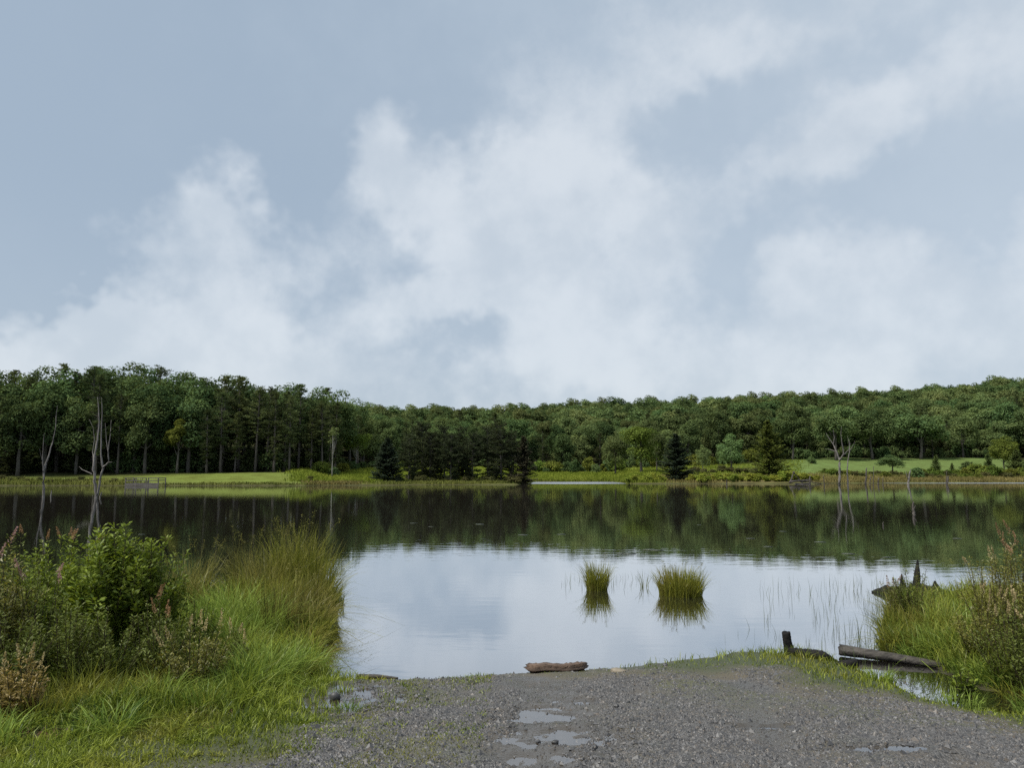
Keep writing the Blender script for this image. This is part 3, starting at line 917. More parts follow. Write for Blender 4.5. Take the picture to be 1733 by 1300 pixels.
snag('dead_tree', 69.0, [
    [(163, 843, 0, .21), (161, 815, 0, .18), (158, 795, 0, .15), (160, 772, 0, .12), (165, 745, .1, .10), (168, 715, .1, .09), (167, 695, .1, .06), (165, 672, .2, .02)],
    [(165, 840, -.2, .15), (169, 812, -.3, .13), (174, 792, -.4, .13), (171, 770, -.5, .10), (171, 735, -.5, .08), (173, 700, -.6, .06), (172, 673, -.7, .02)],
    [(159, 790, 0, .10), (157, 765, .5, .07), (160, 745, .6, .05), (158, 725, .7, .03), (151, 710, .8, .015)],
    [(174, 792, -.4, .12), (184, 782, -.8, .09), (183, 762, -.9, .06), (187, 735, -1, .045), (188, 711, -1, .015)],
    [(183, 768, -.9, .05), (180, 745, -.7, .035), (178, 716, -.6, .012)],
    [(156, 803, 0, .07), (146, 798, .5, .05), (139, 795, .7, .035), (134, 790, .9, .012)],
    [(184, 783, -.8, .05), (190, 782, -1.2, .015)]],
    'tall bleached dead tree of many stems standing in the lake', M['dead_wood'], seed=1)
snag('dead_tree', 71.0, [
    [(74, 842, 0, .18), (74, 822, 0, .16), (74, 800, 0, .13), (77, 788, 0, .12), (83, 770, .1, .09), (90, 745, .2, .07), (94, 725, .2, .05), (95, 705, .3, .035), (97, 686, .3, .01)],
    [(74, 800, 0, .11), (72, 780, -.2, .075), (73, 755, -.3, .055), (75, 733, -.3, .015)],
    [(72, 782, -.2, .03), (69, 770, -.4, .02), (67, 760, -.5, .01)]],
    'slim forked dead tree in the lake, the leftmost one', M['dead_wood'], seed=2)
snag('dead_snag', 69.4, [[(169, 842, 0, .10), (171, 836, 0, .09), (173, 833, 0, .04)]], 'short leaning stub beside the many stemmed dead tree', M['dead_wood'], cat='stump', seed=3)
snag('dead_snag', 73.5, [[(86, 840, 0, .09), (87, 835, 0, .08), (87, 831, 0, .04)]], 'short pale stub right of the slim forked dead tree', M['dead_wood'], cat='stump', seed=4)
snag('dead_tree', 150.0, [
    [(1421, 820, 0, .42), (1421, 800, 0, .36), (1421, 778, 0, .30), (1416, 765, 0, .22), (1410, 752, .5, .17), (1403, 742, .8, .12), (1398, 733, 1, .03)],
    [(1421, 780, 0, .26), (1428, 768, -.5, .2), (1425, 752, -.8, .15), (1423, 735, -1, .08), (1424, 722, -1, .02)],
    [(1410, 754, .5, .12), (1412, 740, .2, .09), (1410, 728, 0, .03)],
    [(1416, 765, 0, .1), (1405, 761, 1, .07), (1396, 760, 1.5, .02)],
    [(1428, 770, -.5, .12), (1436, 762, -1, .08), (1440, 750, -1.2, .02)]],
    'stout bare dead tree on the right shore before the lawn', M['dead_wood'], seed=5)
snag('dead_tree', 151.0, [
    [(1435, 820, 0, .26), (1434, 798, 0, .2), (1435, 780, 0, .16), (1438, 762, 0, .12), (1437, 748, .2, .08), (1434, 738, .3, .02)],
    [(1438, 764, 0, .08), (1445, 752, -.5, .05), (1447, 745, -.6, .015)]],
    'slimmer bare dead tree close right of the stout one', M['dead_wood'], seed=6)
posts = [(1465, 820, 792, .30, 'tallest dark dead trunk right of the bare dead trees'), (1478, 820, 789, .13, 'thin leaning pole among the dark posts on the right shore'),
         (1472, 820, 806, .20, 'short dark post right beside the tallest dark trunk'), (1486, 821, 808, .24, 'squat dark stump fourth in the row of posts'),
         (1494, 820, 808, .15, 'short dark stick at the right end of the row of posts'), (1370, 822, 806, .30, 'dark jagged stump at the right end of the driftwood heap'),
         (1395, 820, 805, .15, 'thin dead stick between the driftwood heap and the dead trees'), (1603, 820, 806, .32, 'dark split stump before the pale bushes'),
         (1601, 820, 798, .12, 'thin stick left of the dark split stump'), (1230, 820, 812, .2, 'dark stub at the foot of the green shore shrubs')]
for i, (p, b, t, rd, lab) in enumerate(posts):
    ln = rng.uniform(-2, 2)
    snag('dead_post', 148.0, [[(p, b, 0, rd), (p + ln * .4, (b + t) / 2, 0, rd * .85), (p + ln, t, 0, rd * .55)]], lab, M['dark_dead'], 'dead posts along the right shore', 'post', 20 + i)
snag('dead_snag', 147.0, [[(1537, 820, 0, .34), (1538, 810, 0, .28), (1540, 800, 0, .2), (1541, 794, 0, .05)], [(1537, 812, 0, .16), (1534, 803, -.3, .1), (1533, 797, -.4, .03)]],
     'pale broken snag with two points before the dark round shrub', M['dead_wood'], cat='stump', seed=40)
snag('dead_snag', 43.0, [[(1546, 868, 0, .12), (1545, 860, 0, .11), (1546, 852, 0, .07), (1546, 849, 0, .02)], [(1546, 862, 0, .06), (1550, 856, -.1, .02)]],
     'small black stump standing in open water on the right', M['dark_dead'], cat='stump', seed=41)
snag('dead_snag', 33.0, [[(1495, 891, 0, .045), (1494, 887, 0, .035), (1495, 883, 0, .012)]], 'tiny black stick in open water left of the black stump', M['dark_dead'], cat='stump', seed=42)
# driftwood heap
heap = [((1336, 818), (1345, 798), .16), ((1342, 799), (1354, 813), .12), ((1338, 816), (1374, 812), .20), ((1345, 820), (1372, 818), .24), ((1352, 812), (1362, 821), .14), ((1360, 814), (1392, 819), .12)]
for i, (a, b, rd) in enumerate(heap):
    yy = 155.0 + i * 0.7
    A, B = at_y(*a, yy), at_y(*b, yy + 1.0)
    mb = MB(); t = np.linspace(0, 1, 6)[:, None]
    tube(mb, (B - A) * t + np.random.default_rng(i).normal(0, .05, (6, 3)), rd * np.linspace(1.1, .5, 6), 7, rough=.15, seed=i)
    o = mb.build('driftwood_branch', M['dark_dead']); o.location = A
    tag(o, 'grey dead branch in the driftwood heap left of the bare dead trees', 'branch', 'branches of the driftwood heap')

# ---------------------------------------------------------------- fishing platform on the left shore
pier_y = 133.0
pc = at_y(240, 819, pier_y)
pier = empty('fishing_platform', (pc[0], pier_y, 0), 0.03)
tag(pier, 'grey wooden fishing platform with railings on the left far shore', 'platform')
hw, dp = 2.75, 3.0
for i in range(22):
    mb = MB(); xa = -hw + i * 2 * hw / 22
    box(mb, (xa, 0, 0.42), (xa + 2 * hw / 22 - 0.02, dp, 0.48)); mb.build('deck_plank', M['weather'], pier, False)
for x_ in (-hw, -1.0, 0.7, 1.1, hw):
    mb = MB(); box(mb, (x_ - .07, -.07, -.6), (x_ + .07, .07, 1.42)); mb.build('post', M['weather'], pier, False)
for x_ in (-hw, hw):
    mb = MB(); box(mb, (x_ - .07, dp - .07, -.6), (x_ + .07, dp + .07, 1.42)); mb.build('post', M['weather'], pier, False)
    for z_ in (0.9, 1.28):
        mb = MB(); box(mb, (x_ - .03 + .11 * np.sign(-x_), 0, z_), (x_ + .03 + .11 * np.sign(-x_), dp, z_ + .14)); mb.build('side_rail', M['weather'], pier, False)
for x0, x1 in ((-hw, 0.7), (1.1, hw)):
    for z_ in (0.85, 1.28):
        mb = MB(); box(mb, (x0 - .1, -.13, z_), (x1 + .1, -.075, z_ + .14)); mb.build('rail', M['weather'], pier, False)
mb = MB(); box(mb, (-hw, -.06, .02), (hw, -.02, .415)); mb.build('fascia_board', M['weather'], pier, False)
mb = MB(); box(mb, (-hw + .3, 1.6, .88), (0.4, 2.0, .93)); box(mb, (-hw + .5, 1.75, .48), (-hw + .6, 1.85, .88)); box(mb, (0.1, 1.75, .48), (0.2, 1.85, .88)); mb.build('bench', M['weather'], pier, False)

# ---------------------------------------------------------------- shrubs of the far shore
M['leaf_olive'] = leaf_mat('leaves_olive', (0.070, 0.075, 0.030), (0.150, 0.150, 0.060), 0.25, 0.0, 0.25, 0.02)
M['leaf_lime'] = leaf_mat('leaves_lime', (0.17, 0.21, 0.032), (0.32, 0.35, 0.068), 0.35, 0.0, 0.18, 0.02)
M['leaf_pale'] = leaf_mat('leaves_pale', (0.12, 0.17, 0.06), (0.22, 0.28, 0.10), 0.3, 0.0, 0.12, 0.01)
SH = {k: [Proto(make_shrub(400 + j * 7 + n, 2.0, 1.35, 1500, 0.30, M[k], M['bark_grey'], 'shrub')) for n in range(2)] for j, k in enumerate(('leaf_bush', 'leaf_olive', 'leaf_dark', 'leaf_lime'))}
def shrub(kind, px, y, h, wd, label, group=None, n=[0]):
    n[0] += 1
    x = x_at(px, y)
    return SH[kind][n[0] % 2].put((x, y, fz(x, y) - 0.05), rz(), (h / 2 * wd, h / 2 * wd, h / 2), None, label, 'shrub', group)
for px in np.arange(1066, 1385, 9.5):
    if 1128 < px < 1168: continue
    shrub('leaf_lime', px + rng.uniform(-3, 3), 164.2 + rng.uniform(0, 4), rng.uniform(1.3, 2.2), rng.uniform(0.9, 1.3), 'low bright green shrub in the row along the right far shore', 'bright shrubs along the right shore')
for px in (1330, 1338, 1346, 1322):
    shrub('leaf_lime', px, 167.0, 2.6, 1.0, 'taller bright shrub at the right end of the green shore row', 'taller bright shrubs by the driftwood')
for px in np.arange(672, 888, 8):
    shrub('leaf_olive', px + rng.uniform(-4, 4), 150.5 + rng.uniform(0, 6), rng.uniform(0.8, 1.7), rng.uniform(1.0, 1.5), 'low olive shrub at the feet of the spit pines', 'undergrowth of the central spit')
for px in np.arange(4, 205, 15):
    shrub('leaf_olive', px + rng.uniform(-5, 5), 139.5 + rng.uniform(0, 2), rng.uniform(0.6, 1.2), rng.uniform(1.0, 1.6), 'low olive brown brush at the water before the left wood', 'brush along the left shore')
for px in np.arange(545, 900, 17):
    e_ = np.interp(px, *T_EDGE)
    shrub('leaf_bush' if rng.random() < .4 else 'leaf_dark', px, e_ - rng.uniform(1, 8), rng.uniform(1.5, 3.2), rng.uniform(.9, 1.4), 'bushy growth at the foot of the wood behind the spit', 'bushes at the foot of the central wood')
for px in np.arange(900, 1300, 12):
    e_ = np.interp(px, *T_EDGE)
    shrub('leaf_dark' if rng.random() < .6 else 'leaf_bush', px, e_ - rng.uniform(0, 7), rng.uniform(2.0, 5.5), rng.uniform(.7, 1.1), 'bushy growth at the foot of the hill behind the meadow', 'bushes at the foot of the hill')
for px in np.arange(1165, 1300, 14):
    shrub('leaf_olive', px, 198 + rng.uniform(-6, 6), rng.uniform(1.2, 2.2), 1.3, 'olive shrub behind the orange sedge left of the fir', 'olive shrubs behind the sedge')
for px in np.arange(1395, 1735, 13):
    shrub('leaf_olive' if rng.random() < .6 else 'leaf_bush', px, 196 + rng.uniform(-4, 4), rng.uniform(1.0, 1.8), 1.4, 'low olive shrub between the right lawn and the orange sedge', 'low shrubs below the right lawn')
for px in np.arange(1560, 1790, 15):
    shrub('leaf_bush', px, 203 + rng.uniform(-4, 6), rng.uniform(1.6, 3.2), 1.1, 'yellow green bush in the thicket at the far right shore', 'thicket at the far right')
for px in np.arange(1320, 1700, 16):
    e_ = np.interp(px, *T_EDGE)
    shrub('leaf_dark', px, e_ + rng.uniform(1, 7), rng.uniform(2.0, 5.0), 1.0, 'dark bush under the trees at the top of the right lawn', 'bushes under the right hill trees')
for px in np.arange(-20, 600, 24):
    e_ = np.interp(px, *T_EDGE)
    shrub('leaf_dark', px, e_ + rng.uniform(5, 14), rng.uniform(2.5, 5.5), 1.0, 'dark bush under the tall pines of the left wood', 'bushes under the left wood')
shrub('leaf_dark', 1552, 190, 3.0, 0.95, 'dark round shrub right of the pale broken snag')
shrub('leaf_dark', 1375, 228, 2.2, 1.0, 'small dark bush alone on the upper right lawn')
shrub('leaf_dark', 1638, 222, 2.4, 1.3, 'dark flat bush between the pale young trees')
shrub('leaf_olive', 525, 143, 1.1, 1.2, 'olive bush at the right end of the left lawn')
for px, t, yy, wd, lab in ((1585, 771, 208, .8, 'pale green pointed young tree right of the dark round shrub'), (1674, 768, 204, .9, 'pale green young tree below the round olive tree'),
                           (1722, 762, 206, 1.1, 'pale green bushy tree at the right edge'), (1612, 784, 207, .8, 'lowest pale green sapling left of the dark flat bush')):
    x, z, s = top_scale(px, t, yy, 6.0)
    if px == 1585: PT = Proto(make_spruce(450, 6.0, 1.9, M['leaf_pale'], M['bark_grey'], 'young_tree', 0.8, 0.3, 0.0, 0.3, 0.34))
    PT.put((x, yy, z), rz(), (s * wd * 1.2, s * wd * 1.2, s), None, lab, 'tree')

# ---------------------------------------------------------------- meadow grass, sedge and brush: nobody could count it
def far_grass(name, regions, mat, label, h, w):
    mb = MB()
    for p0, p1, s0, s1, n, hs in regions:
        px = rng.uniform(p0, p1, n) + rng.normal(0, 12, n)
        sh = np.interp(px, *T_SHORE)
        y = sh + s0 + (s1 - s0) * rng.random(n) ** 1.3
        x = (px - 866.5) / FPX * y * CP
        z, s, p, e = far_h(x, y)
        ok = s > 0.1
        b = np.stack([x, y, z - 0.05], 1)[ok]
        k = len(b)
        patch = fbm2(b[:, 0] / 6, b[:, 1] / 12, 77)
        blades(mb, b, h * hs * rng.uniform(.6, 1.3, k), rng.uniform(0, 6.28, k), rng.uniform(.1, .7, k), w * rng.uniform(.7, 1.3, k),
               np.clip(patch * 1.2 - .1 + rng.normal(0, .2, k), 0, 1), 0.4, 2, twist=rng.normal(0, .4, k))
    o = mb.build(name, mat)
    return tag(o, label, None, None, 'stuff')
M['g_meadow'] = leaf_mat('grass_meadow', (0.12, 0.165, 0.022), (0.27, 0.305, 0.055), 0.3, 0, obj=False)
M['g_sedge'] = leaf_mat('grass_sedge', (0.14, 0.130, 0.045), (0.31, 0.255, 0.105), 0.3, 0, obj=False)
M['g_brush'] = leaf_mat('grass_brush', (0.10, 0.125, 0.030), (0.24, 0.245, 0.070), 0.3, 0, obj=False)
far_grass('meadow_grass', [(500, 660, 3, 66, 9000, 1.0), (640, 900, 5, 80, 8000, 1.0), (892, 1110, 0.3, 56, 16000, 1.0), (1080, 1350, 22, 80, 7000, .9)], M['g_meadow'], 'tall bright green meadow grass on the far shore', 0.8, 0.16)
far_grass('sedge', [(1075, 1390, 8, 28, 9000, 1.0), (1380, 2000, .2, 22, 16000, 1.0), (525, 605, .2, 4, 1200, .8), (1130, 1220, .1, 6, 500, 1.0)], M['g_sedge'], 'tan and orange sedge along the right far shore', 0.72, 0.16)
far_grass('shore_grass', [(-300, 230, .1, 5, 5000, 1.0), (220, 530, .1, 1.2, 1500, .6), (640, 890, .1, 4, 2500, .8), (892, 1070, .1, 2, 600, .6), (1390, 2000, 18, 34, 5000, 1.0)], M['g_brush'], 'rough olive grass fringing the far water', 0.75, 0.14)
# ---------------------------------------------------------------- the near bank: gravel ramp, grass, water's edge
def poly_sdf(P, x, y):
    """signed distance to a polygon, positive inside"""
    P = np.asarray(P, float); shp = x.shape
    x = x.ravel(); y = y.ravel()
    best = np.full(len(x), 1e9); ins = np.zeros(len(x), bool)
    for i in range(len(P)):
        ax, ay = P[i]; bx_, by_ = P[(i + 1) % len(P)]
        ex, ey = bx_ - ax, by_ - ay
        t = np.clip(((x - ax) * ex + (y - ay) * ey) / (ex * ex + ey * ey + 1e-12), 0, 1)
        best = np.minimum(best, (x - ax - t * ex) ** 2 + (y - ay - t * ey) ** 2)
        cr = ((ay > y) != (by_ > y)) & (x < (bx_ - ax) * (y - ay) / (by_ - ay + 1e-12) + ax)
        ins ^= cr
    d = np.sqrt(best)
    return np.where(ins, d, -d).reshape(shp)

SHORE = [tuple(at_z(a, b)[:2]) for a, b in ((0, 1040), (200, 1035), (330, 1014), (365, 1006), (385, 1004), (420, 1000), (450, 996), (530, 996), (572, 1006), (580, 1022), (560, 1060),
         (546, 1090), (535, 1120), (540, 1142), (575, 1153), (620, 1152), (680, 1151), (780, 1149), (895, 1143), (1000, 1136), (1080, 1129), (1150, 1121), (1250, 1107), (1320, 1104),
         (1385, 1112), (1450, 1135), (1500, 1158), (1570, 1188), (1640, 1205), (1733, 1215), (1900, 1235))]
MAIN = [(-640, 14.0), (-20, 12.5)] + SHORE + [(8, 4.0), (14, 2.5), (640, 0), (640, -70), (-640, -70)]
ISLE = [tuple(at_z(a, b)[:2]) for a, b in ((1490, 1062), (1510, 1030), (1560, 1008), (1640, 996), (1800, 990), (2300, 1000))] + [(60, 14), (60, 3), (16, 3.6)] + \
       [tuple(at_z(a, b)[:2]) for a, b in ((1900, 1190), (1733, 1178), (1660, 1166), (1600, 1140), (1540, 1112), (1500, 1098))]
PUD = [  # px, py, half width, half depth (m)
    (592, 1186, 0.38, 0.42), (915, 1220, 0.26, 0.28), (955, 1254, 0.40, 0.24), (940, 1288, 0.26, 0.14), (1285, 1233, 0.20, 0.04), (1500, 1270, 0.34, 0.06), (962, 1190, 0.15, 0.10)]
PUDW = []
def near_h(x, y, pud=True):
    s1 = poly_sdf(MAIN, x, y); s2 = poly_sdf(ISLE, x, y)
    wob = (fbm2(x * 2.2, y * 2.2, 51) - 0.5) * 0.25 + (fbm2(x * 8, y * 8, 57) - .5) * .08
    s1w = s1 + wob; s2w = s2 + wob
    l1 = 0.035 * (1 - np.exp(-np.maximum(s1w, 0) / .12)) + 0.50 * (1 - np.exp(-np.maximum(s1w, 0) / 4.2))
    l2 = 0.05 * (1 - np.exp(-np.maximum(s2w, 0) / .12)) + 0.16 * (1 - np.exp(-np.maximum(s2w, 0) / 1.2))
    s = np.maximum(s1w, s2w)
    z = np.where(s > 0, np.maximum(np.where(s1w > 0, l1, 0), np.where(s2w > 0, l2, 0)), -np.minimum(2.0, 0.11 * np.maximum(-s, 0)) )
    z = z + (fbm2(x * 1.3, y * 1.3, 41) - 0.5) * 0.09 * sstep(s, 0.1, 1.2) + (fbm2(x * 7, y * 7, 43, 3) - 0.5) * 0.022 * sstep(s, -.3, .3)
    z = z - 0.030 * (np.exp(-((x - .30 - .10 * np.sin(y * 2.1)) / .22) ** 2) + np.exp(-((x - 2.05 - .15 * np.sin(y * 1.7 + 1)) / .22) ** 2)) * sstep(s1, .3, 1.2) * (y < 9)
    if pud:
        for cx, cy, a, b, lv in PUDW:
            r_ = np.sqrt(((x - cx) / a) ** 2 + ((y - cy) / b) ** 2)
            w = 1 - sstep(r_, 1.35, 2.3)
            bowl = lv + 0.010 * (np.minimum(r_, 1.7) ** 2 - 1) + (fbm2(x * 8, y * 10, 61, 5) - 0.45) * 0.060
            z = z * (1 - w) + bowl * w
    return z, s1, s2
def gz(x, y):
    return float(near_h(np.array([float(x)]), np.array([float(y)]))[0][0])
def on_ground(px, py):
    z = 0.1
    for _ in range(8):
        p = at_z(px, py, z); z = 0.5 * z + 0.5 * gz(p[0], p[1])
    p = at_z(px, py, z); return np.array([p[0], p[1], gz(p[0], p[1])])
for a_, b_, hw_, hd_ in PUD:
    p = on_ground(a_, b_)
    PUDW.append((p[0], p[1], hw_, hd_, max(0.012, p[2] - 0.004)))

GRAV = [on_ground(a, b)[:2] for a, b in ((650, 1160), (700, 1152), (800, 1151), (900, 1147), (1010, 1146), (1130, 1150), (1250, 1152), (1340, 1172), (1440, 1188), (1540, 1200), (1640, 1228), (1733, 1246), (1900, 1280))]
GRAV = [tuple(p) for p in GRAV] + [(6.5, 2.5), (6.5, -8), (-2.6, -8)] + [tuple(on_ground(a, b)[:2]) for a, b in ((420, 1297), (560, 1272), (615, 1240), (640, 1200))]

def axis(lo, a, b, hi, fine_, n):
    mid = np.arange(a, b + 1e-6, fine_)
    l = a - np.geomspace(fine_, a - lo, n)[::-1]; h = b + np.geomspace(fine_, hi - b, n)
    return np.concatenate([l, mid, h])
ax_, ay_ = axis(-640, -9.0, 9.0, 640, 0.05, 40), axis(-70, 3.2, 15.5, 112, 0.05, 40)
NX, NY = np.meshgrid(ax_, ay_)
NZ, NS1, NS2 = near_h(NX, NY)
gsd = poly_sdf(GRAV, NX, NY) + (fbm2(NX * 1.8, NY * 1.8, 71) - 0.5) * 0.9
gmask = sstep(gsd, -0.18, 0.22)
def moss_field(x, y):
    """worn, grassy patches inside the gravel"""
    n = fbm2(x * 1.25 + 3, y * 0.9, 83, 5)
    left = 1 - sstep(x, -1.2, 1.6)
    return sstep(n + 0.17 * left, 0.55, 0.68) * (0.15 + 0.85 * sstep(-gsd_of(x, y), -1.3, -0.05))
def gsd_of(x, y): return poly_sdf(GRAV, x, y)
moss = moss_field(NX, NY) * gmask
pudm = np.zeros_like(NX)
for cx, cy, a, b, lv in PUDW:
    pudm = np.maximum(pudm, 1 - sstep(np.sqrt(((NX - cx) / a) ** 2 + ((NY - cy) / b) ** 2), 0.9, 1.7))
def streak(x, y):
    """compacted wheel tracks where rain water runs down the ramp"""
    c1 = 0.30 + 0.10 * np.sin(y * 2.1); c2 = 2.05 + 0.15 * np.sin(y * 1.7 + 1)
    t = np.maximum(np.exp(-((x - c1) / .42) ** 2), .7 * np.exp(-((x - c2) / .3) ** 2))
    return sstep(t * (0.35 + 1.2 * fbm2(x * 2.6, y * 1.6, 121)), .40, .68)
stk = streak(NX, NY) * gmask
wetm = np.maximum(np.maximum(1 - sstep(NZ, 0.015, 0.07), pudm), stk * .9)

def ground_near_mat():
    m, N, out = new_mat('near_ground')
    g = N.node('ShaderNodeNewGeometry'); P = g.outputs['Position']
    vor = N.node('ShaderNodeTexVoronoi'); vor.inputs['Scale'].default_value = 62; N.link(P, vor.inputs['Vector'])
    n1 = N.noise(P, 3.0, 5, 0.6); n2 = N.noise(P, 45, 3, 0.6); n3 = N.noise(P, 0.8, 3, 0.5)
    sv = N.node('ShaderNodeSeparateColor'); N.link(vor.outputs['Color'], sv.inputs[0])
    stone = N.mix(sv.outputs[0], (0.042, 0.041, 0.040, 1), (0.125, 0.122, 0.117, 1))
    stone = N.mix(N.smooth(n1, 0.35, 0.7), stone, (0.095, 0.082, 0.066, 1))
    dirt = N.mix(n2, (0.055, 0.044, 0.026, 1), (0.125, 0.105, 0.070, 1))
    soil = N.mix(n2, (0.022, 0.030, 0.009, 1), (0.060, 0.072, 0.020, 1))
    mossc = N.mix(n2, (0.050, 0.055, 0.016, 1), (0.105, 0.105, 0.034, 1))
    mudc = N.mix(n1, (0.040, 0.034, 0.027, 1), (0.078, 0.067, 0.053, 1))
    bed = (0.035, 0.030, 0.021, 1)
    soil = N.mix(N.attr('dirt'), soil, dirt)
    col = N.mix(N.attr('gravel'), soil, stone)
    col = N.mix(N.math('MULTIPLY', N.attr('moss'), N.smooth(n2, 0.3, 0.6)), col, mossc)
    col = N.mix(N.math('MULTIPLY', N.attr('wet'), 0.85), col, mudc)
    col = N.mix(N.attr('bed'), col, bed)
    p = N.node('ShaderNodeBsdfPrincipled'); N.link(col, p.inputs['Base Color'])
    p.inputs['Specular IOR Level'].default_value = 0.45
    N.put(p.inputs['Roughness'], N.math('SUBTRACT', 0.60, N.math('MULTIPLY', N.attr('wet'), 0.46)))
    b = N.node('ShaderNodeBump'); N.put(b.inputs['Strength'], N.math('SUBTRACT', 0.9, N.math('MULTIPLY', N.attr('wet'), 0.65))); b.inputs['Distance'].default_value = 0.012
    h = N.math('SUBTRACT', n2, N.math('MULTIPLY', vor.outputs['Distance'], N.math('MULTIPLY', N.attr('gravel'), 1.1)))
    N.link(h, b.inputs['Height']); N.link(b.outputs[0], p.inputs['Normal'])
    N.link(p.outputs[0], out.inputs[0])
    return m
bank = grid_mesh('ground', NX, NY, NZ, ground_near_mat(), None, {'dirt': sstep(gsd + (fbm2(NX * 4, NY * 4, 141) - .5) * .6, -1.0, -0.1) * (.45 + .55 * sstep(NX, -1.6, -0.6)), 'gravel': gmask, 'moss': moss, 'wet': wetm, 'bed': 1 - sstep(NZ, -0.25, -0.02)})
tag(bank, 'near bank with gravel boat ramp sloping into the lake', None, None, 'structure')
for i, (cx, cy, a, b, lv) in enumerate(PUDW):
    ang = np.linspace(0, 2 * np.pi, 28, endpoint=False)
    sheet('puddle_water', [(cx + math.cos(t) * a * 1.3, cy + math.sin(t) * b * 1.3) for t in ang], lv, M['puddle'], 'shallow rain puddle on the gravel ramp')

# gravel stones
def gravel_mat():
    m, N, out = new_mat('gravel_stone')
    cr = N.node('ShaderNodeValToRGB'); N.link(N.attr('var'), cr.inputs[0])
    e = cr.color_ramp.elements
    e[0].position = 0; e[0].color = (0.040, 0.040, 0.041, 1); e[1].position = 1; e[1].color = (0.25, 0.245, 0.24, 1)
    for ps, c in ((.35, (.064, .063, .064, 1)), (.7, (.112, .110, .109, 1)), (.82, (.118, .098, .078, 1)), (.94, (.150, .148, .146, 1))):
        q = e.new(ps); q.color = c
    p = N.node('ShaderNodeBsdfPrincipled'); N.link(cr.outputs[0], p.inputs['Base Color'])
    p.inputs['Roughness'].default_value = 0.5; p.inputs['Specular IOR Level'].default_value = 0.4
    N.link(p.outputs[0], out.inputs[0])
    return m
M['gravel'] = gravel_mat()
OCT = np.array([(1, 0, 0), (0, 1, 0), (-1, 0, 0), (0, -1, 0), (0, 0, 1), (0, 0, -1)], float)
OF = np.array([(0, 1, 4), (1, 2, 4), (2, 3, 4), (3, 0, 4), (1, 0, 5), (2, 1, 5), (3, 2, 5), (0, 3, 5)])
def stones(mb, c, size, var, r=rng):
    n = len(c)
    V = (OCT - np.array([[0, 0, .3]] * 4 + [[0, 0, 0]] * 2))[None] * (1 + r.uniform(-.35, .35, (n, 6, 1))) + r.normal(0, .18, (n, 6, 3))
    V = V * size[:, None, None] * np.stack([r.uniform(.7, 1.4, n), r.uniform(.7, 1.2, n), r.uniform(.45, .8, n)], 1)[:, None]
    a = r.uniform(0, 6.28, n); ca, sa = np.cos(a)[:, None], np.sin(a)[:, None]
    X = V[..., 0] * ca - V[..., 1] * sa; Y = V[..., 0] * sa + V[..., 1] * ca
    V = np.stack([X, Y, V[..., 2]], -1) + c[:, None]
    F = (np.arange(n)[:, None, None] * 5 + OF[None, :4]).reshape(-1, 3)      # the buried underside is left away
    mb.add(V[:, :5].reshape(-1, 3), F, np.repeat(var, 5))
n = 290000
yy = 3.6 + 5.4 * rng.random(n) ** 1.15
xx = (rng.uniform(-0.55, 0.80, n)) * yy
pz, ps1, ps2 = near_h(xx, yy)
pg = poly_sdf(GRAV, xx, yy) + (fbm2(xx * 1.8, yy * 1.8, 71) - 0.5) * 0.9
pr = sstep(pg, -0.18, 0.22) * (1 - 0.6 * moss_field(xx, yy))
for cx, cy, a, b, lv in PUDW:
    rr_ = np.sqrt(((xx - cx) / a) ** 2 + ((yy - cy) / b) ** 2)
    pr = pr * np.where(rr_ < 1.25, np.where(pz < lv + 0.002, 0.5, 0.9), 1)
pr = np.maximum(pr, 0.85 * sstep(pg + (fbm2(xx * 5, yy * 5, 143) - .5) * .8, -0.75, 0.0) * (xx > -1.6))
pr = np.maximum(pr, 0.10 * sstep(-ps1, .5, 0.0) * (xx > -1.4) * (xx < 3.0))
pr = pr * (0.30 + 0.85 * sstep(fbm2(xx * 1.6, yy * 1.6, 131, 5), .30, .62)) * (1 - .90 * streak(xx, yy)) * (.35 + .65 * sstep(pz, .02, .10))
ok = (rng.random(n) < pr) & (pz > -0.12)
c_ = np.stack([xx, yy, pz + 0.001], 1)[ok]
sz = np.clip(rng.lognormal(math.log(0.0072), 0.5, len(c_)), 0.003, 0.032)
mb = MB(); stones(mb, c_, sz, np.clip(rng.beta(2.2, 2.4, len(c_)), 0, 1))
tag(mb.build('gravel', M['gravel'], None, False), 'loose grey crushed gravel of the boat ramp', None, None, 'stuff')

# single stones one can pick out
def boulder(px, py, s, label, mat='gravel', var=0.5, sub=3, seed=0):
    import bmesh
    p = on_ground(px, py)
    bm = bmesh.new(); bmesh.ops.create_icosphere(bm, subdivisions=sub, radius=1.0)
    r = np.random.default_rng(seed); ks = unit(7, r)
    for v in bm.verts:
        k = np.array(v.co); f = 1 - 0.28 * max(0, max(float(np.dot(k, q)) for q in ks) - 0.72) / 0.28
        v.co = Vector(k * f * np.array(s))
    me = bpy.data.meshes.new('stone'); bm.to_mesh(me); bm.free()
    at = me.attributes.new('var', 'FLOAT', 'POINT'); at.data.foreach_set('value', np.full(len(me.vertices), var, np.float32))
    me.materials.append(M[mat])
    o = bpy.data.objects.new('stone', me); COL.objects.link(o)
    o.location = (p[0], p[1], p[2] + s[2] * 0.35); o.rotation_euler = (0, 0, float(r.uniform(-.3, .3)))
    return tag(o, label, 'stone')
M['sand_stone'] = wood_mat('pale_stone', (0.16, 0.135, 0.10), (0.30, 0.26, 0.20), (8, 8, 8), 0.8)
boulder(1045, 1138, (.095, .06, .035), 'flat tan stone at the water right of the driftwood', 'sand_stone', seed=1)
boulder(1126, 1127, (.03, .03, .022), 'small dark stone at the waterline right of the flat tan stone', var=.05, seed=2)
boulder(940, 1259, (.032, .024, .018), 'black stone in the largest puddle, the right one of two', var=.03, seed=3)
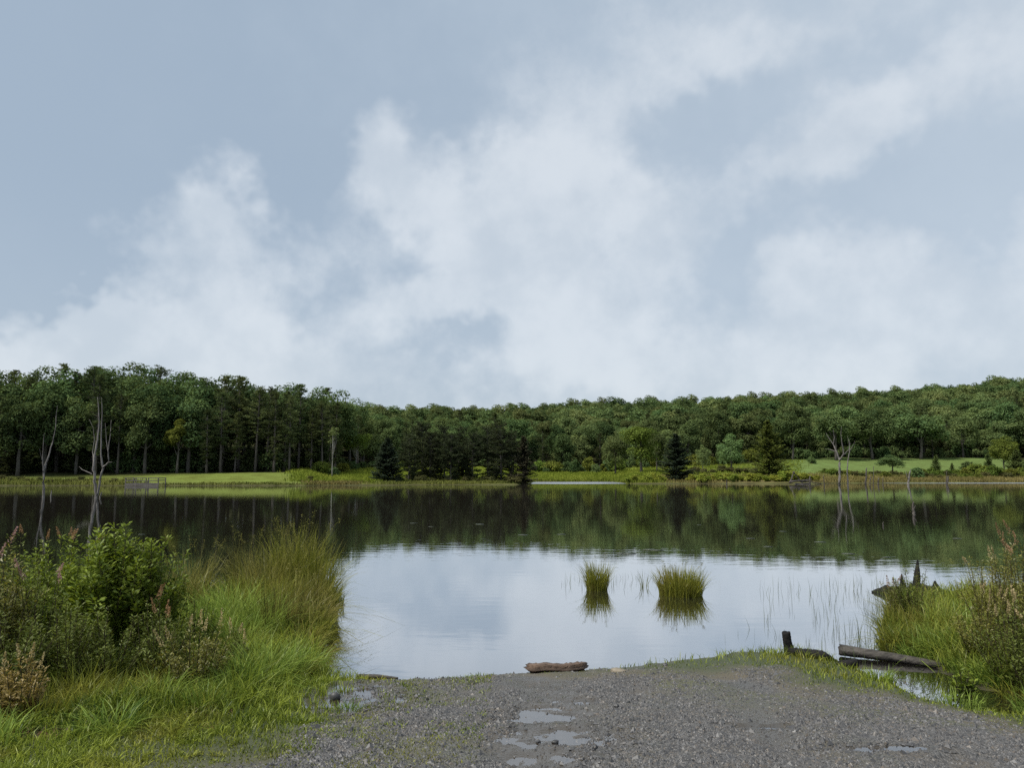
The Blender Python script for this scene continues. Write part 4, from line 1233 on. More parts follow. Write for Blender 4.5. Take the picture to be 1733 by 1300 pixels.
boulder(911, 1258, (.02, .018, .014), 'smaller black stone left of the black one in the puddle', var=.03, seed=4)
boulder(1043, 1198, (.026, .024, .022), 'dark lump on the gravel below the driftwood', var=.05, seed=5)
boulder(567, 1183, (.05, .04, .045), 'dark mossy clod in the puddle at the grass edge', var=.08, seed=6)

# ---------------------------------------------------------------- logs and stumps at the water
def log_mesh(pts, rad, n=16, rough=0.12, jag=0.5, flat=1.0, seed=0):
    """weathered log with knobbly sides and splintered ends, centred line pts"""
    r = np.random.default_rng(seed); pts = np.asarray(pts, float); rad = np.asarray(rad, float)
    k = 26; t = np.linspace(0, len(pts) - 1, k)
    Q = np.stack([np.interp(t, np.arange(len(pts)), pts[:, j]) for j in range(3)], 1); rd = np.interp(t, np.arange(len(pts)), rad)
    tan = norm(np.gradient(Q, axis=0)); a = norm(np.cross(tan, np.array([0, 0, 1.0]))); 
    if abs(tan[0][2]) > .8: a = norm(np.cross(tan, np.array([0, 1.0, 0])))
    b = np.cross(a, tan)
    ang = np.linspace(0, 2 * np.pi, n, endpoint=False)
    grain = r.normal(0, 1, n) * rough * 0.7                      # ridges that run along the log
    rings = []
    for i in range(k):
        g_ = grain + r.normal(0, 1, n) * rough * 0.35
        rr_ = rd[i] * (1 + g_)
        e = np.zeros(n)
        if i == 0: e = -jag * rd[0] * r.random(n)
        if i == k - 1: e = jag * rd[-1] * r.random(n)
        rings.append(Q[i] + rr_[:, None] * (np.cos(ang)[:, None] * a[i] + flat * np.sin(ang)[:, None] * b[i]) + e[:, None] * tan[i])
    V = np.concatenate(rings + [Q[:1] + tan[:1] * rd[0] * .25, Q[-1:] - tan[-1:] * rd[-1] * .25])
    F = [(i * n + j, i * n + (j + 1) % n, (i + 1) * n + (j + 1) % n, (i + 1) * n + j) for i in range(k - 1) for j in range(n)]
    T = [(k * n, (j + 1) % n, j) for j in range(n)] + [(k * n + 1, (k - 1) * n + j, (k - 1) * n + (j + 1) % n) for j in range(n)]
    mb = MB(); mb.add(V, F); mb.li.append(np.array(T).ravel()); mb.lt.append(np.full(len(T), 3, dtype=np.int32))
    return mb
M['drift'] = wood_mat('driftwood', (0.016, 0.011, 0.009), (0.165, 0.115, 0.085), (4, 34, 24), 0.8, 0.25, 1.0)
M['old_log'] = wood_mat('grey_log', (0.010, 0.009, 0.008), (0.085, 0.076, 0.066), (3, 22, 22), 0.75, 0.3, 1.0)
M['char'] = wood_mat('charred_wood', (0.004, 0.004, 0.004), (0.019, 0.017, 0.016), (12, 12, 12), 0.75, 0.2, 1.0)
def log_px(name, pxs, rads, mat, label, cat='log', n=16, flat=1.0, rough=.12, jag=.6, seed=0, lift=0.0):
    """pxs: (px, py, ground z) of the log's centre line"""
    P = np.array([at_z(a, b, z) for a, b, z in pxs]); b = P[0].copy()
    o = log_mesh(P - b, rads, n, rough, jag, flat, seed).build(name, mat); o.location = b
    return tag(o, label, cat)
dw = log_px('driftwood_log', [(895, 1129, .05), (905, 1132, .05), (930, 1131, .06), (960, 1132, .06), (980, 1129, .06), (990, 1126, .06)], [.050, .082, .070, .076, .078, .045], M['drift'], 'short reddish brown driftwood log at the edge of the ramp', flat=.72, rough=.24, jag=.5, seed=3)
log_px('stick', [(607, 1145, .015), (640, 1146, .018), (673, 1149, .015)], [.020, .022, .012], M['old_log'], 'thin dark stick afloat at the left end of the ramp', 'stick', 8, seed=4)
log_px('stick', [(553, 1152, .01), (570, 1150, .012), (584, 1149, .012)], [.008, .009, .006], M['old_log'], 'thin twig in the shallow water by the grass corner', 'stick', 6, seed=5)
log_px('fallen_log', [(1424, 1101, .07), (1470, 1108, .06), (1520, 1115, .045), (1575, 1124, .03), (1610, 1132, .0)], [.070, .060, .054, .046, .034], M['old_log'], 'long grey fallen log lying in the inlet on the right', flat=.9, rough=.1, jag=.5, seed=6)
# charred stump with its roots
b = on_ground(1335, 1106)
stump = empty('charred_stump', b); tag(stump, 'black charred post stump with low roots at the grassy point', 'stump')
P = np.array([at_y(x_, y_, b[1]) for x_, y_ in ((1338, 1112), (1335, 1100), (1332, 1088), (1330, 1072))]) - b
log_mesh(P, [.075, .062, .052, .050], 14, .10, .35, 1.0, 8).build('trunk', M['char'], stump)
P = np.array([at_z(x_, y_, z_) for x_, y_, z_ in ((1338, 1106, .12), (1355, 1106, .11), (1372, 1107, .11), (1392, 1110, .12), (1408, 1116, .06))]) - b
log_mesh(P, [.06, .05, .05, .055, .025], 12, .2, .3, .9, 9).build('root', M['char'], stump)
P = np.array([at_z(x_, y_, z_) for x_, y_, z_ in ((1392, 1112, .05), (1415, 1120, .03), (1425, 1125, .02))]) - b
log_mesh(P, [.03, .022, .02], 10, .2, .3, .9, 10).build('root', M['char'], stump)
log_px('charred_log', [(1420, 1126, .05), (1433, 1126, .06), (1446, 1124, .055)], [.045, .055, .050], M['char'], 'short black log end right of the charred stump', seed=11, n=12)
# rootstock in the water behind the right bank
b = at_z(1555, 1006, 0.0)
rs_ = empty('root_stump', b); tag(rs_, 'dark upturned root stump with spires behind the right bank grass', 'stump')
for seed_, (line, rads, nm) in enumerate((
    ([(1552, 1014, 0), (1552, 990, 0), (1553, 965, 0), (1553, 948, 0)], [.15, .07, .042, .012], 'spire'),
    ([(1530, 1012, .1), (1528, 995, .1), (1526, 972, .1)], [.12, .055, .010], 'spire'),
    ([(1582, 1012, .1), (1583, 998, .1), (1582, 984, .1)], [.17, .09, .015], 'spire'),
    ([(1566, 1012, -.1), (1568, 998, -.1), (1565, 990, -.1)], [.14, .07, .012], 'spire'),
    ([(1541, 1012, .1), (1540, 997, .1), (1543, 987, .1)], [.13, .05, .010], 'spire'),
    ([(1540, 1010, 0), (1560, 1000, 0), (1590, 1003, 0), (1622, 1009, .1)], [.12, .13, .09, .04], 'root'),
    ([(1560, 1006, 0), (1530, 1004, .1), (1500, 1001, .1), (1476, 1004, .2)], [.10, .085, .09, .03], 'root'))):
    P = np.array([at_y(a_, c_2, b[1] + d_) for a_, c_2, d_ in line]) - b
    log_mesh(P, rads, 12, .16, .4, 1.0, 20 + seed_).build(nm, M['char'], rs_)

# ---------------------------------------------------------------- near plants
M['g_lawn'] = None
def grass_mat(name, ca, cb, cdry, dry_amt, transl=.35, patch=1.2):
    """blade colour by blade, with drier patches across the ground"""
    m, N, out = new_mat(name)
    g = N.node('ShaderNodeNewGeometry')
    n1 = N.noise(g.outputs['Position'], patch, 4, .55)
    col = N.mix(N.attr('var'), ca + (1,), cb + (1,))
    if dry_amt: col = N.mix(N.math('MULTIPLY', N.smooth(n1, .48, .68), dry_amt), col, cdry + (1,))
    d = N.node('ShaderNodeBsdfDiffuse'); N.link(col, d.inputs[0])
    t = N.node('ShaderNodeBsdfTranslucent'); N.link(col, t.inputs[0])
    mx = N.node('ShaderNodeMixShader'); mx.inputs[0].default_value = transl
    N.link(d.outputs[0], mx.inputs[1]); N.link(t.outputs[0], mx.inputs[2])
    gl = N.node('ShaderNodeBsdfGlossy'); gl.inputs['Roughness'].default_value = .45
    m2 = N.node('ShaderNodeMixShader'); m2.inputs[0].default_value = .02
    N.link(mx.outputs[0], m2.inputs[1]); N.link(gl.outputs[0], m2.inputs[2]); N.link(m2.outputs[0], out.inputs[0])
    return m
M['g_lawn'] = grass_mat('grass_bank', (0.045, 0.080, 0.008), (0.300, 0.355, 0.045), (0.31, 0.26, 0.05), .5)  # wide range puts shade and highlight contrast into the blade colours
M['g_tuft'] = grass_mat('grass_tuft', (0.050, 0.105, 0.010), (0.285, 0.380, 0.070), (0.28, 0.30, 0.05), .35)
M['g_olive'] = grass_mat('grass_olive', (0.070, 0.090, 0.010), (0.320, 0.315, 0.048), (0.29, 0.22, 0.075), .4, patch=2)
M['g_brown'] = grass_mat('grass_brown', (0.080, 0.088, 0.016), (0.30, 0.275, 0.065), (0.27, 0.21, 0.07), .4, patch=2)
M['g_dry'] = grass_mat('grass_dry', (0.14, 0.075, 0.040), (0.32, 0.20, 0.11), (.26, .20, .11), .5)
M['g_reed'] = grass_mat('reed', (0.06, 0.085, 0.035), (0.16, 0.19, 0.085), (0.2, .2, .1), .2)

# bank grass: the uncountable sward
mb = MB(); md_ = MB()
n = 270000
yy = 3.7 + 10 * rng.random(n) ** 1.9
xx = rng.uniform(-0.95, 0.95, n) * yy
pz, ps1, ps2 = near_h(xx, yy)
gs_ = poly_sdf(GRAV, xx, yy) + (fbm2(xx * 1.8, yy * 1.8, 71) - 0.5) * 0.9
lush = 1 - sstep(gs_, -0.25, 0.12)
inside = moss_field(xx, yy) * sstep(gs_, -.1, .2) * 0.5 * sstep(fbm2(xx * 5, yy * 5, 91), .45, .65)
inside = np.maximum(inside, .9 * (1 - sstep(gs_, .0, 1.7)) * (xx < .5) * sstep(fbm2(xx * 4, yy * 4, 151), .40, .62))
prb = np.maximum(lush * (0.55 + 0.9 * fbm2(xx * 3, yy * 3, 93)), np.minimum(1.0, inside * 1.3))
red = np.zeros(n)
for rx_, ry_, ra, rb in ((297, 1196, .22, .10), (350, 1212, .2, .06), (45, 1248, .30, .13), (335, 1238, .12, .06), (280, 1165, .3, .08)):
    p = on_ground(rx_, ry_)
    red = np.maximum(red, 1 - sstep(np.sqrt(((xx - p[0]) / ra) ** 2 + ((yy - p[1]) / rb) ** 2) + (fbm2(xx * 9, yy * 9, 95) - .5) * 1.2, .6, 1.25))
for cx, cy, a, b, lv in PUDW:
    prb = prb * np.where((np.sqrt(((xx - cx) / a) ** 2 + ((yy - cy) / b) ** 2) < 1.3) & (pz < lv + .004), 0.04, 1)
edge_d = np.maximum(ps1, ps2)
spit = np.exp(-((xx - 2.6) / 1.1) ** 2) * (yy > 7.4)               # bare earth on the point at the ramp's right
prb = prb * np.where((xx > 0.0) & (ps2 < 0), 0.25 + 0.55 * sstep(xx, 2.3, 3.2), 1)
prb = prb * (1 - 0.35 * spit * sstep(fbm2(xx * 2.5, yy * 2.5, 97), .35, .6))
ok = (rng.random(n) < prb) & (edge_d > -0.05) & (pz > 0.004)
straw = .55 * sstep(gs_, -1.0, -.15) * (xx > .4) * sstep(fbm2(xx * 3.3, yy * 3.3, 145), .35, .6)
isred = ok & (rng.random(n) < np.maximum(red * .93, straw))
okg = ok & ~isred
def sward(mb, sel, hmul, lean_lo, lean_hi):
    b_ = np.stack([xx, yy, pz - .008], 1)[sel]; k = len(b_)
    far_ = -gs_[sel]
    tall = np.clip(0.035 + 0.085 * sstep(far_, 0.1, 1.6) + 0.20 * sstep(b_[:, 1], 5.6, 8.0) * sstep(far_, .3, 1.5), .03, .34)
    tall = np.where((b_[:, 0] > -0.2) & (ps2[sel] < 0), tall * 0.36, tall)
    tall = np.where(ps2[sel] > 0, np.maximum(tall, .2), tall)
    tall = tall * (0.45 + 1.1 * fbm2(b_[:, 0] * 2.1, b_[:, 1] * 2.1, 99))
    h = tall * rng.uniform(.5, 1.35, k) * hmul * (.72 + .28 * sstep(b_[:, 1], 5.2, 6.6))
    v = np.clip(fbm2(b_[:, 0] * 1.1, b_[:, 1] * 1.1, 101) * .9 + rng.normal(0, .3, k), 0, 1)
    blades(mb, b_, h, rng.uniform(0, 6.28, k), rng.uniform(lean_lo, lean_hi, k), rng.uniform(.005, .011, k) * (1 + h), v, .45, 2)
sward(mb, okg, 1.0, .15, 1.0)
nc = 620; cy_ = 4.4 + 4.6 * rng.random(nc) ** 1.1; cx_ = -rng.uniform(.12, .92, nc) * cy_
cg = -poly_sdf(GRAV, cx_, cy_); cz_, cs1, cs2 = near_h(cx_, cy_)
for i in np.nonzero((cg > .25) & (cs1 > .08) & (rng.random(nc) < .55 + .4 * sstep(cg, .3, 1.2)))[0]:
    k = int(rng.integers(14, 46)); hh = rng.uniform(.06, .15) * (1 + 1.0 * sstep(np.array([cy_[i]]), 5.6, 7.4)[0]) * (.45 + .55 * sstep(np.array([cg[i]]), .3, 1.0)[0])
    a_ = rng.uniform(0, 6.28, k); q_ = .05 * np.sqrt(rng.random(k))
    b_ = np.stack([cx_[i] + np.cos(a_) * q_, cy_[i] + np.sin(a_) * q_, np.full(k, cz_[i] - .01)], 1)
    blades(mb, b_, hh * rng.uniform(.6, 1.3, k), a_ + rng.normal(0, .5, k), rng.uniform(.3, 1.3, k), rng.uniform(.006, .012, k), np.clip(rng.uniform(.3, .8) + rng.normal(0, .2, k), 0, 1), .55, 3)
tag(mb.build('grass', M['g_lawn']), 'short and knee high green grass of the near bank', None, None, 'stuff')
sward(md_, isred, .55, .6, 1.6)
tag(md_.build('dry_grass', M['g_dry']), 'reddish brown patches of dead matted grass on the left bank', None, None, 'stuff')

def tussock(name, loc, n_, h, rad, mat, label, seed, lean=(.15, .9), width=.007, droop=.5, group=None, seeds=0, seed_mat=None, cat='grass tuft', var_c=.5):
    r = np.random.default_rng(seed)
    n_ = int(n_ * (1.0 if h > .85 else .62)); width = width * 1.5
    if h > .85: h = h * .84; lean = (lean[0] * .6, lean[1] * .66); rad = rad * 1.15
    root = empty(name, loc)
    mb = MB()
    a = r.uniform(0, 6.28, n_); q = rad * np.sqrt(r.random(n_))
    base = np.stack([np.cos(a) * q, np.sin(a) * q, np.full(n_, -.03)], 1)
    outw = a + r.normal(0, .7, n_)
    ln = r.uniform(lean[0], lean[1], n_) * (.45 + .75 * q / rad) * np.where(r.random(n_) < .12, 1.8, 1.0)
    blades(mb, base, h * r.uniform(.45, 1.12, n_), outw, ln, width * r.uniform(.6, 1.3, n_), np.clip(r.normal(var_c, .25, n_), 0, 1), droop, 4, r=r)
    mb.build('blades', mat, root)
    if seeds:
        for i in range(seeds):
            mb2 = MB()
            a_ = r.uniform(0, 6.28); hh = h * r.uniform(.95, 1.2); l_ = r.uniform(.1, .45)
            t = np.linspace(0, 1, 6)
            P = np.stack([math.cos(a_) * (rad * .5 + hh * l_ * t ** 2), math.sin(a_) * (rad * .5 + hh * l_ * t ** 2), hh * (t - .25 * l_ * t ** 3)], 1)
            tube(mb2, P, np.linspace(.0028, .0012, 6), 4, cap=False)
            st_ = mb2.build('stalk', mat, root)
            mb3 = MB(); m_ = 26
            tt = r.uniform(.78, 1.0, m_)
            c = np.stack([np.interp(tt, t, P[:, k]) for k in range(3)], 1) + r.normal(0, .016, (m_, 3))
            leaf_cards(mb3, c, norm(r.normal(0, .6, (m_, 3)) + np.array([math.cos(a_), math.sin(a_), -.2])), unit(m_, r), np.full(m_, .035), np.full(m_, .007), r.random(m_))
            mb3.build('seed_head', seed_mat or M['g_brown'], st_)
    return tag(root, label, cat, group)
def tus(px, y, n_, h, rad, mat, label, seed, name='grass_tussock', **kw):
    x = x_at(px, y); z = max(gz(x, y), -.02)
    return tussock(name, (x, y, z), n_, h, rad, M[mat], label, seed, **kw)

# tussocks standing in the open water
tus(1008, 15.0, 900, .62, .19, 'g_olive', 'smaller green sedge tussock standing alone in the water', 500, 'sedge_tussock', lean=(.02, .5), droop=.35, seeds=3, var_c=.6)
tus(1147, 14.4, 2000, .60, .38, 'g_olive', 'larger round sedge tussock standing in the water on the right', 501, 'sedge_tussock', lean=(.02, .5), droop=.4, seeds=6, var_c=.6)
tus(1087, 15.4, 26, .42, .08, 'g_olive', 'few thin sedge blades in the water between the two tussocks', 502, 'sedge_tussock', lean=(.02, .5))
# left bank
L_T = [
    (505, 13.2, 620, 1.63, .32, 'g_olive', 'tallest sedge tussock with seed heads at the tip of the left bank', dict(seeds=9, lean=(.1, .75))),
    (538, 12.9, 620, 1.42, .24, 'g_olive', 'outermost sedge tussock leaning over the open water', dict(seeds=5, lean=(.15, 1.05), droop=.6)),
    (462, 12.6, 480, 1.28, .32, 'g_brown', 'brownish sedge tussock left of the tallest one', dict(seeds=7)),
    (425, 13.4, 300, 1.21, .25, 'g_brown', 'thin brown sedge behind the small pool of water', dict(seeds=6)),
    (520, 11.9, 520, 0.94, .32, 'g_brown', 'red brown sedge clump before the outermost tussock', dict(seeds=3)),
    (470, 11.6, 560, 0.90, .34, 'g_olive', 'olive sedge clump in the middle of the bank tip', dict(seeds=3)),
    (430, 11.2, 560, 0.83, .36, 'g_olive', 'yellow green sedge clump beside the small pool', dict(seeds=2)),
    (535, 11.0, 420, 0.83, .24, 'g_brown', 'dark brown sedge hanging over the water edge', dict(lean=(.2, 1.2), droop=.7, seeds=3)),
    (485, 10.4, 480, 0.78, .26, 'g_brown', 'upright brown rush clump above the bright green tuft', dict(lean=(.05, .45), seeds=4, var_c=.25)),
    (520, 9.9, 420, 0.62, .22, 'g_olive', 'drooping olive sedge at the water edge above the ramp', dict(lean=(.3, 1.3), droop=.7)),
    (440, 10.2, 600, 0.72, .36, 'g_tuft', 'lime green grass clump in the middle of the left bank', dict(var_c=.8)),
    (395, 10.6, 600, 0.75, .36, 'g_tuft', 'lime green grass clump below the small pool', dict(var_c=.8)),
    (365, 10.0, 500, 0.69, .36, 'g_tuft', 'green grass clump right of the big leafy shrub', dict(var_c=.6)),
    (340, 12.6, 260, 1.14, .25, 'g_brown', 'straw coloured grass behind the big leafy shrub', dict(seeds=6)),
    (315, 11.4, 300, 1.00, .25, 'g_brown', 'tall pale grass stalks just right of the big leafy shrub', dict(seeds=6)),
    (405, 9.2, 420, 0.60, .3, 'g_tuft', 'green grass clump between lime grass and bright tuft', dict(var_c=.6)),
    (452, 7.75, 620, 0.68, .20, 'g_tuft', 'bright arching grass tuft at the corner by the ramp', dict(lean=(.25, 1.2), droop=.6, var_c=.62)),
    (412, 7.35, 420, 0.51, .18, 'g_tuft', 'arching green tuft left of the brightest one', dict(lean=(.25, 1.2), droop=.6)),
    (492, 8.2, 420, 0.55, .18, 'g_tuft', 'arching green tuft at the very water edge by the ramp', dict(lean=(.25, 1.2), droop=.6, var_c=.55)),
    (288, 6.9, 240, 0.37, .14, 'g_tuft', 'pale upright grass tuft above the reddish dead patch', dict(var_c=.8)),
    (360, 6.75, 240, 0.33, .16, 'g_tuft', 'low green tuft right of the reddish dead patch', dict()),
    (215, 6.1, 300, 0.37, .18, 'g_tuft', 'arching grass tuft in the middle of the left lawn', dict(lean=(.3, 1.3), droop=.6)),
    (95, 6.3, 260, 0.35, .2, 'g_olive', 'olive grass tuft at the foot of the pink flowering plants', dict()),
    (160, 7.0, 260, 0.37, .2, 'g_olive', 'olive grass tuft below the big leafy shrub', dict(lean=(.3, 1.2))),
    (15, 5.7, 260, 0.31, .2, 'g_tuft', 'grey green grass tuft at the left edge', dict(var_c=.7)),
    (600, 6.95, 160, 0.15, .12, 'g_tuft', 'small dark green tuft at the edge of the muddy puddle', dict(lean=(.2, 1.0), var_c=.3)),
    (552, 12.2, 420, 1.0, .2, 'g_olive', 'sedge drooping from the bank tip into the open water', dict(lean=(.3, 1.3), droop=.75)),
    (545, 11.3, 380, .8, .18, 'g_brown', 'brown sedge drooping along the middle of the left bank edge', dict(lean=(.3, 1.3), droop=.75)),
    (546, 10.6, 380, .7, .18, 'g_olive', 'olive sedge drooping along the left bank edge', dict(lean=(.3, 1.3), droop=.75)),
    (538, 9.4, 340, .55, .16, 'g_brown', 'thin brown sedge bent down to the water above the ramp', dict(lean=(.4, 1.4), droop=.75)),
    (528, 8.8, 340, .48, .16, 'g_tuft', 'green grass bent over the water just above the ramp corner', dict(lean=(.3, 1.3), droop=.7)),
    (515, 8.4, 300, .40, .14, 'g_olive', 'low olive grass at the ramp corner of the left bank', dict(lean=(.3, 1.2), droop=.6)),
]
for i, (px, y, n_, h, rad, mat, lab, kw) in enumerate(L_T):
    tus(px, y, n_, h, rad, mat, lab, 520 + i, **kw)
R_T = [
    (1500, 10.6, 420, .50, .20, 'g_olive', 'olive tussock at the left end of the right bank', dict(var_c=.35)),
    (1522, 11.2, 420, .62, .24, 'g_brown', 'brownish tussock in front of the root stump', dict(seeds=3)),
    (1555, 10.5, 520, .55, .28, 'g_olive', 'thick olive grass clump in front of the root stump', dict()),
    (1600, 10.4, 560, .55, .30, 'g_tuft', 'bright green grass clump in the middle of the right bank', dict(var_c=.7, lean=(.2, 1.1))),
    (1575, 9.5, 520, .48, .25, 'g_tuft', 'green grass clump behind the fallen log', dict(var_c=.6, lean=(.2, 1.1))),
    (1625, 9.3, 520, .48, .28, 'g_tuft', 'green grass clump behind the right end of the fallen log', dict(var_c=.5)),
    (1520, 9.9, 420, .42, .2, 'g_olive', 'dark low tussock just behind the fallen log', dict(var_c=.2)),
    (1650, 11.6, 420, .7, .3, 'g_olive', 'thin grass right of the root stump', dict(seeds=5)),
    (1690, 8.2, 420, .36, .25, 'g_tuft', 'green grass at the foot of the tall plants on the right', dict()),
    (1740, 7.4, 360, .30, .25, 'g_tuft', 'green grass tuft at the right edge by the gravel', dict()),
    (1470, 8.55, 200, .22, .15, 'g_tuft', 'short bright grass tuft on the strip below the charred log end', dict(var_c=.8)),
    (1495, 10.0, 300, .5, .16, 'g_olive', 'olive grass bent over the water at the left end of the right bank', dict(lean=(.3, 1.3), droop=.7)),
    (1530, 9.5, 300, .42, .16, 'g_tuft', 'green grass fringe touching the middle of the fallen log', dict(lean=(.3, 1.2), droop=.6)),
    (1615, 8.75, 300, .4, .18, 'g_tuft', 'green grass fringe over the far end of the fallen log', dict(lean=(.3, 1.2), droop=.6)),
    (1655, 8.3, 300, .36, .18, 'g_tuft', 'green grass fringe at the head of the inlet', dict(lean=(.3, 1.2), droop=.6)),
    (1700, 7.9, 300, .34, .18, 'g_olive', 'olive grass fringe below the dark plant with cream spikes', dict(lean=(.3, 1.2), droop=.6)),
    (1600, 7.75, 240, .2, .2, 'g_tuft', 'short bright grass tuft by the inlet', dict(var_c=.8)),
]
for i, (px, y, n_, h, rad, mat, lab, kw) in enumerate(R_T):
    tus(px, y, n_, h, rad, mat, lab, 560 + i, **kw)

# emergent rush stems in the shallows
mb = MB()
n = 1500
px = 1190 + 330 * rng.random(n) ** .6; py = rng.uniform(985, 1125, n)
keep = rng.random(n) < .7 * np.clip((px - 1150) / 330, .08, 1) * sstep(fbm2(px / 30, py / 18, 111), .38, .6)
px, py = px[keep], py[keep]
pp = np.array([at_z(a, b, 0.0) for a, b in zip(px, py)]); zb_, s1_, s2_ = near_h(pp[:, 0], pp[:, 1])
pp = pp[np.maximum(s1_, s2_) < -.02]; k = len(pp); pp[:, 2] = -.08
blades(mb, pp, .08 + rng.uniform(.10, .34, k) * np.clip((pp[:, 0]) / 5, .5, 1), rng.uniform(0, 6.28, k), rng.uniform(0, .35, k), rng.uniform(.004, .007, k), rng.random(k), .3, 3)
k2 = 90; q = np.array([at_z(a, b, 0.0) for a, b in zip(rng.uniform(950, 1140, k2), rng.uniform(975, 1000, k2))]); q[:, 2] = -.08
blades(mb, q, .08 + rng.uniform(.06, .25, k2), rng.uniform(0, 6.28, k2), rng.uniform(0, .4, k2), .006, rng.random(k2), .3, 3)
tag(mb.build('rushes', M['g_reed']), 'thin green rush stems rising from the shallows on the right', None, None, 'stuff')

# leafy plants
M['s_leaf'] = leaf_mat('shrub_leaves', (0.045, 0.085, 0.008), (0.255, 0.320, 0.045), .35, .022, .1, rough=.5)  # dark and bright ends paint inner shade and highlights into the leaves
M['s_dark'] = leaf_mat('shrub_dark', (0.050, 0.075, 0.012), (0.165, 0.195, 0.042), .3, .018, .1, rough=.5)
M['s_olive'] = leaf_mat('shrub_olive', (0.095, 0.105, 0.016), (0.27, 0.255, 0.055), .35, .04, .1)
M['s_gold'] = leaf_mat('shrub_gold', (0.15, 0.115, 0.030), (0.36, 0.27, 0.095), .35, .03, .1)
M['s_pink'] = leaf_mat('petal_pink', (0.34, 0.19, 0.18), (0.56, 0.38, 0.37), .3, 0, .1)
M['s_tan'] = leaf_mat('petal_tan', (0.22, 0.13, 0.07), (0.42, 0.27, 0.17), .3, 0, .1)
M['s_cream'] = leaf_mat('petal_cream', (0.36, 0.29, 0.15), (0.55, 0.46, 0.27), .3, 0, .1)
M['s_stem'] = wood_mat('green_stem', (0.030, 0.024, 0.014), (0.085, 0.070, 0.035), (10, 10, 3))
def leafy(name, loc, H, Rc, nst, nl, lf, mat, label, seed, flower=None, nfl=0, cat='shrub', up=.5, lw=.42, lo=.12):
    """many-stemmed leafy plant: each stem sets leaves all along, flower spikes end some of them"""
    r = np.random.default_rng(seed)
    root = empty(name, loc)
    tb, mb = MB(), MB()
    tips = []
    for i in range(nst):
        a = r.uniform(0, 6.28); q = Rc * math.sqrt(r.random())
        hh = H * (1 - .42 * (q / Rc) ** 2) * r.uniform(.72, 1.06)
        t = np.linspace(0, 1, 7)
        bend = r.normal(0, .05, 2) * H
        P = np.stack([math.cos(a) * q * (.25 + .75 * t ** .8) + bend[0] * t ** 2, math.sin(a) * q * (.25 + .75 * t ** .8) + bend[1] * t ** 2, -.03 + (hh + .03) * t], 1)
        tube(tb, P, np.linspace(.0065, .0022, 7), 5, cap=False)
        tips.append((P[-1], P[-1] - P[-2]))
        tl = r.uniform(lo, 1.0, nl) ** .85
        c0 = np.stack([np.interp(tl, t, P[:, k]) for k in range(3)], 1)
        az_ = r.uniform(0, 6.28, nl); out_ = np.stack([np.cos(az_), np.sin(az_), np.full(nl, up)], 1) + r.normal(0, .25, (nl, 3))
        out_ = norm(out_)
        L = lf * r.uniform(.6, 1.25, nl) * (1 - .35 * tl)
        reach = L * .5 + r.uniform(0, .11, nl) * (1 - tl * .7) * (H / 1.0)
        nor = norm(np.array([0, 0, 1.0]) + r.normal(0, .45, (nl, 3)))
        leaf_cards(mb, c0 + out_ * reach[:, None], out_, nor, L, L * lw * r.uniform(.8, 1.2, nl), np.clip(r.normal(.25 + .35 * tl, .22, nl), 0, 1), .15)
    tb.build('stems', M['s_stem'], root)
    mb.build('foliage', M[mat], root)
    tips.sort(key=lambda q: -q[0][2] - r.uniform(0, .3))
    for p, d in tips[:nfl]:
        fm = MB(); m_ = 70; hh = r.uniform(.09, .17)
        tt = r.random(m_); d = d / np.linalg.norm(d) + r.normal(0, .25, 3); d /= np.linalg.norm(d)
        rad_ = .022 * (1 - tt * .8)
        u = unit(m_, r)
        leaf_cards(fm, p + d * (hh * tt)[:, None] + u * rad_[:, None], norm(u + d * .8), unit(m_, r), np.full(m_, .016), np.full(m_, .011), r.random(m_))
        fm.build('flower_spike', M[flower], root)
    return tag(root, label, cat)
def plant(px, y, H, Rc, nst, nl, lf, mat, label, seed, name='leafy_shrub', **kw):
    x = x_at(px, y); return leafy(name, (x, y, max(gz(x, y), 0) - .01), H, Rc, nst, nl, lf, mat, label, seed, **kw)
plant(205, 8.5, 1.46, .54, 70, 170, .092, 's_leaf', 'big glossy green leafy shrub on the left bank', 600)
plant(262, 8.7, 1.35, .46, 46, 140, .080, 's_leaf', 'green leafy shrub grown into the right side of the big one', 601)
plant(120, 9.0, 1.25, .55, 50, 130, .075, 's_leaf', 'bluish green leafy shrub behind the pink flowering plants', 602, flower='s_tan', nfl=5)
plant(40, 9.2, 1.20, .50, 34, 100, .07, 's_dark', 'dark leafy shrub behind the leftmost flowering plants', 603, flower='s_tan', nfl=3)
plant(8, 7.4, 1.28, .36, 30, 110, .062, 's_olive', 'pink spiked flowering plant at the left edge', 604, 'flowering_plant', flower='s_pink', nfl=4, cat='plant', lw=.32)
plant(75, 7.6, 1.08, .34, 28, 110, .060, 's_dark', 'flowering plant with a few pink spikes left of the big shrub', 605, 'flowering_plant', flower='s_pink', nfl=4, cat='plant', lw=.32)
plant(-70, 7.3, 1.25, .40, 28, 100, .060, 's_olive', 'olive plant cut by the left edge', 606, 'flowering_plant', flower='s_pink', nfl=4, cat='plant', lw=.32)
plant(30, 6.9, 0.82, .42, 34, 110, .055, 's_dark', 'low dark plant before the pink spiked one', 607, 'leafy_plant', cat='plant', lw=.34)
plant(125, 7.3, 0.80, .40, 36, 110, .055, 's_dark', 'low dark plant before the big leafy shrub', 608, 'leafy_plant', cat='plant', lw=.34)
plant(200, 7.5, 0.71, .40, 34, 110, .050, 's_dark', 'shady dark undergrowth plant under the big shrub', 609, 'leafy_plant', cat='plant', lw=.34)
plant(285, 7.7, 0.80, .38, 32, 100, .052, 's_dark', 'dark plant with rusty spikes right of the big shrub', 610, 'flowering_plant', flower='s_tan', nfl=5, cat='plant', lw=.34)
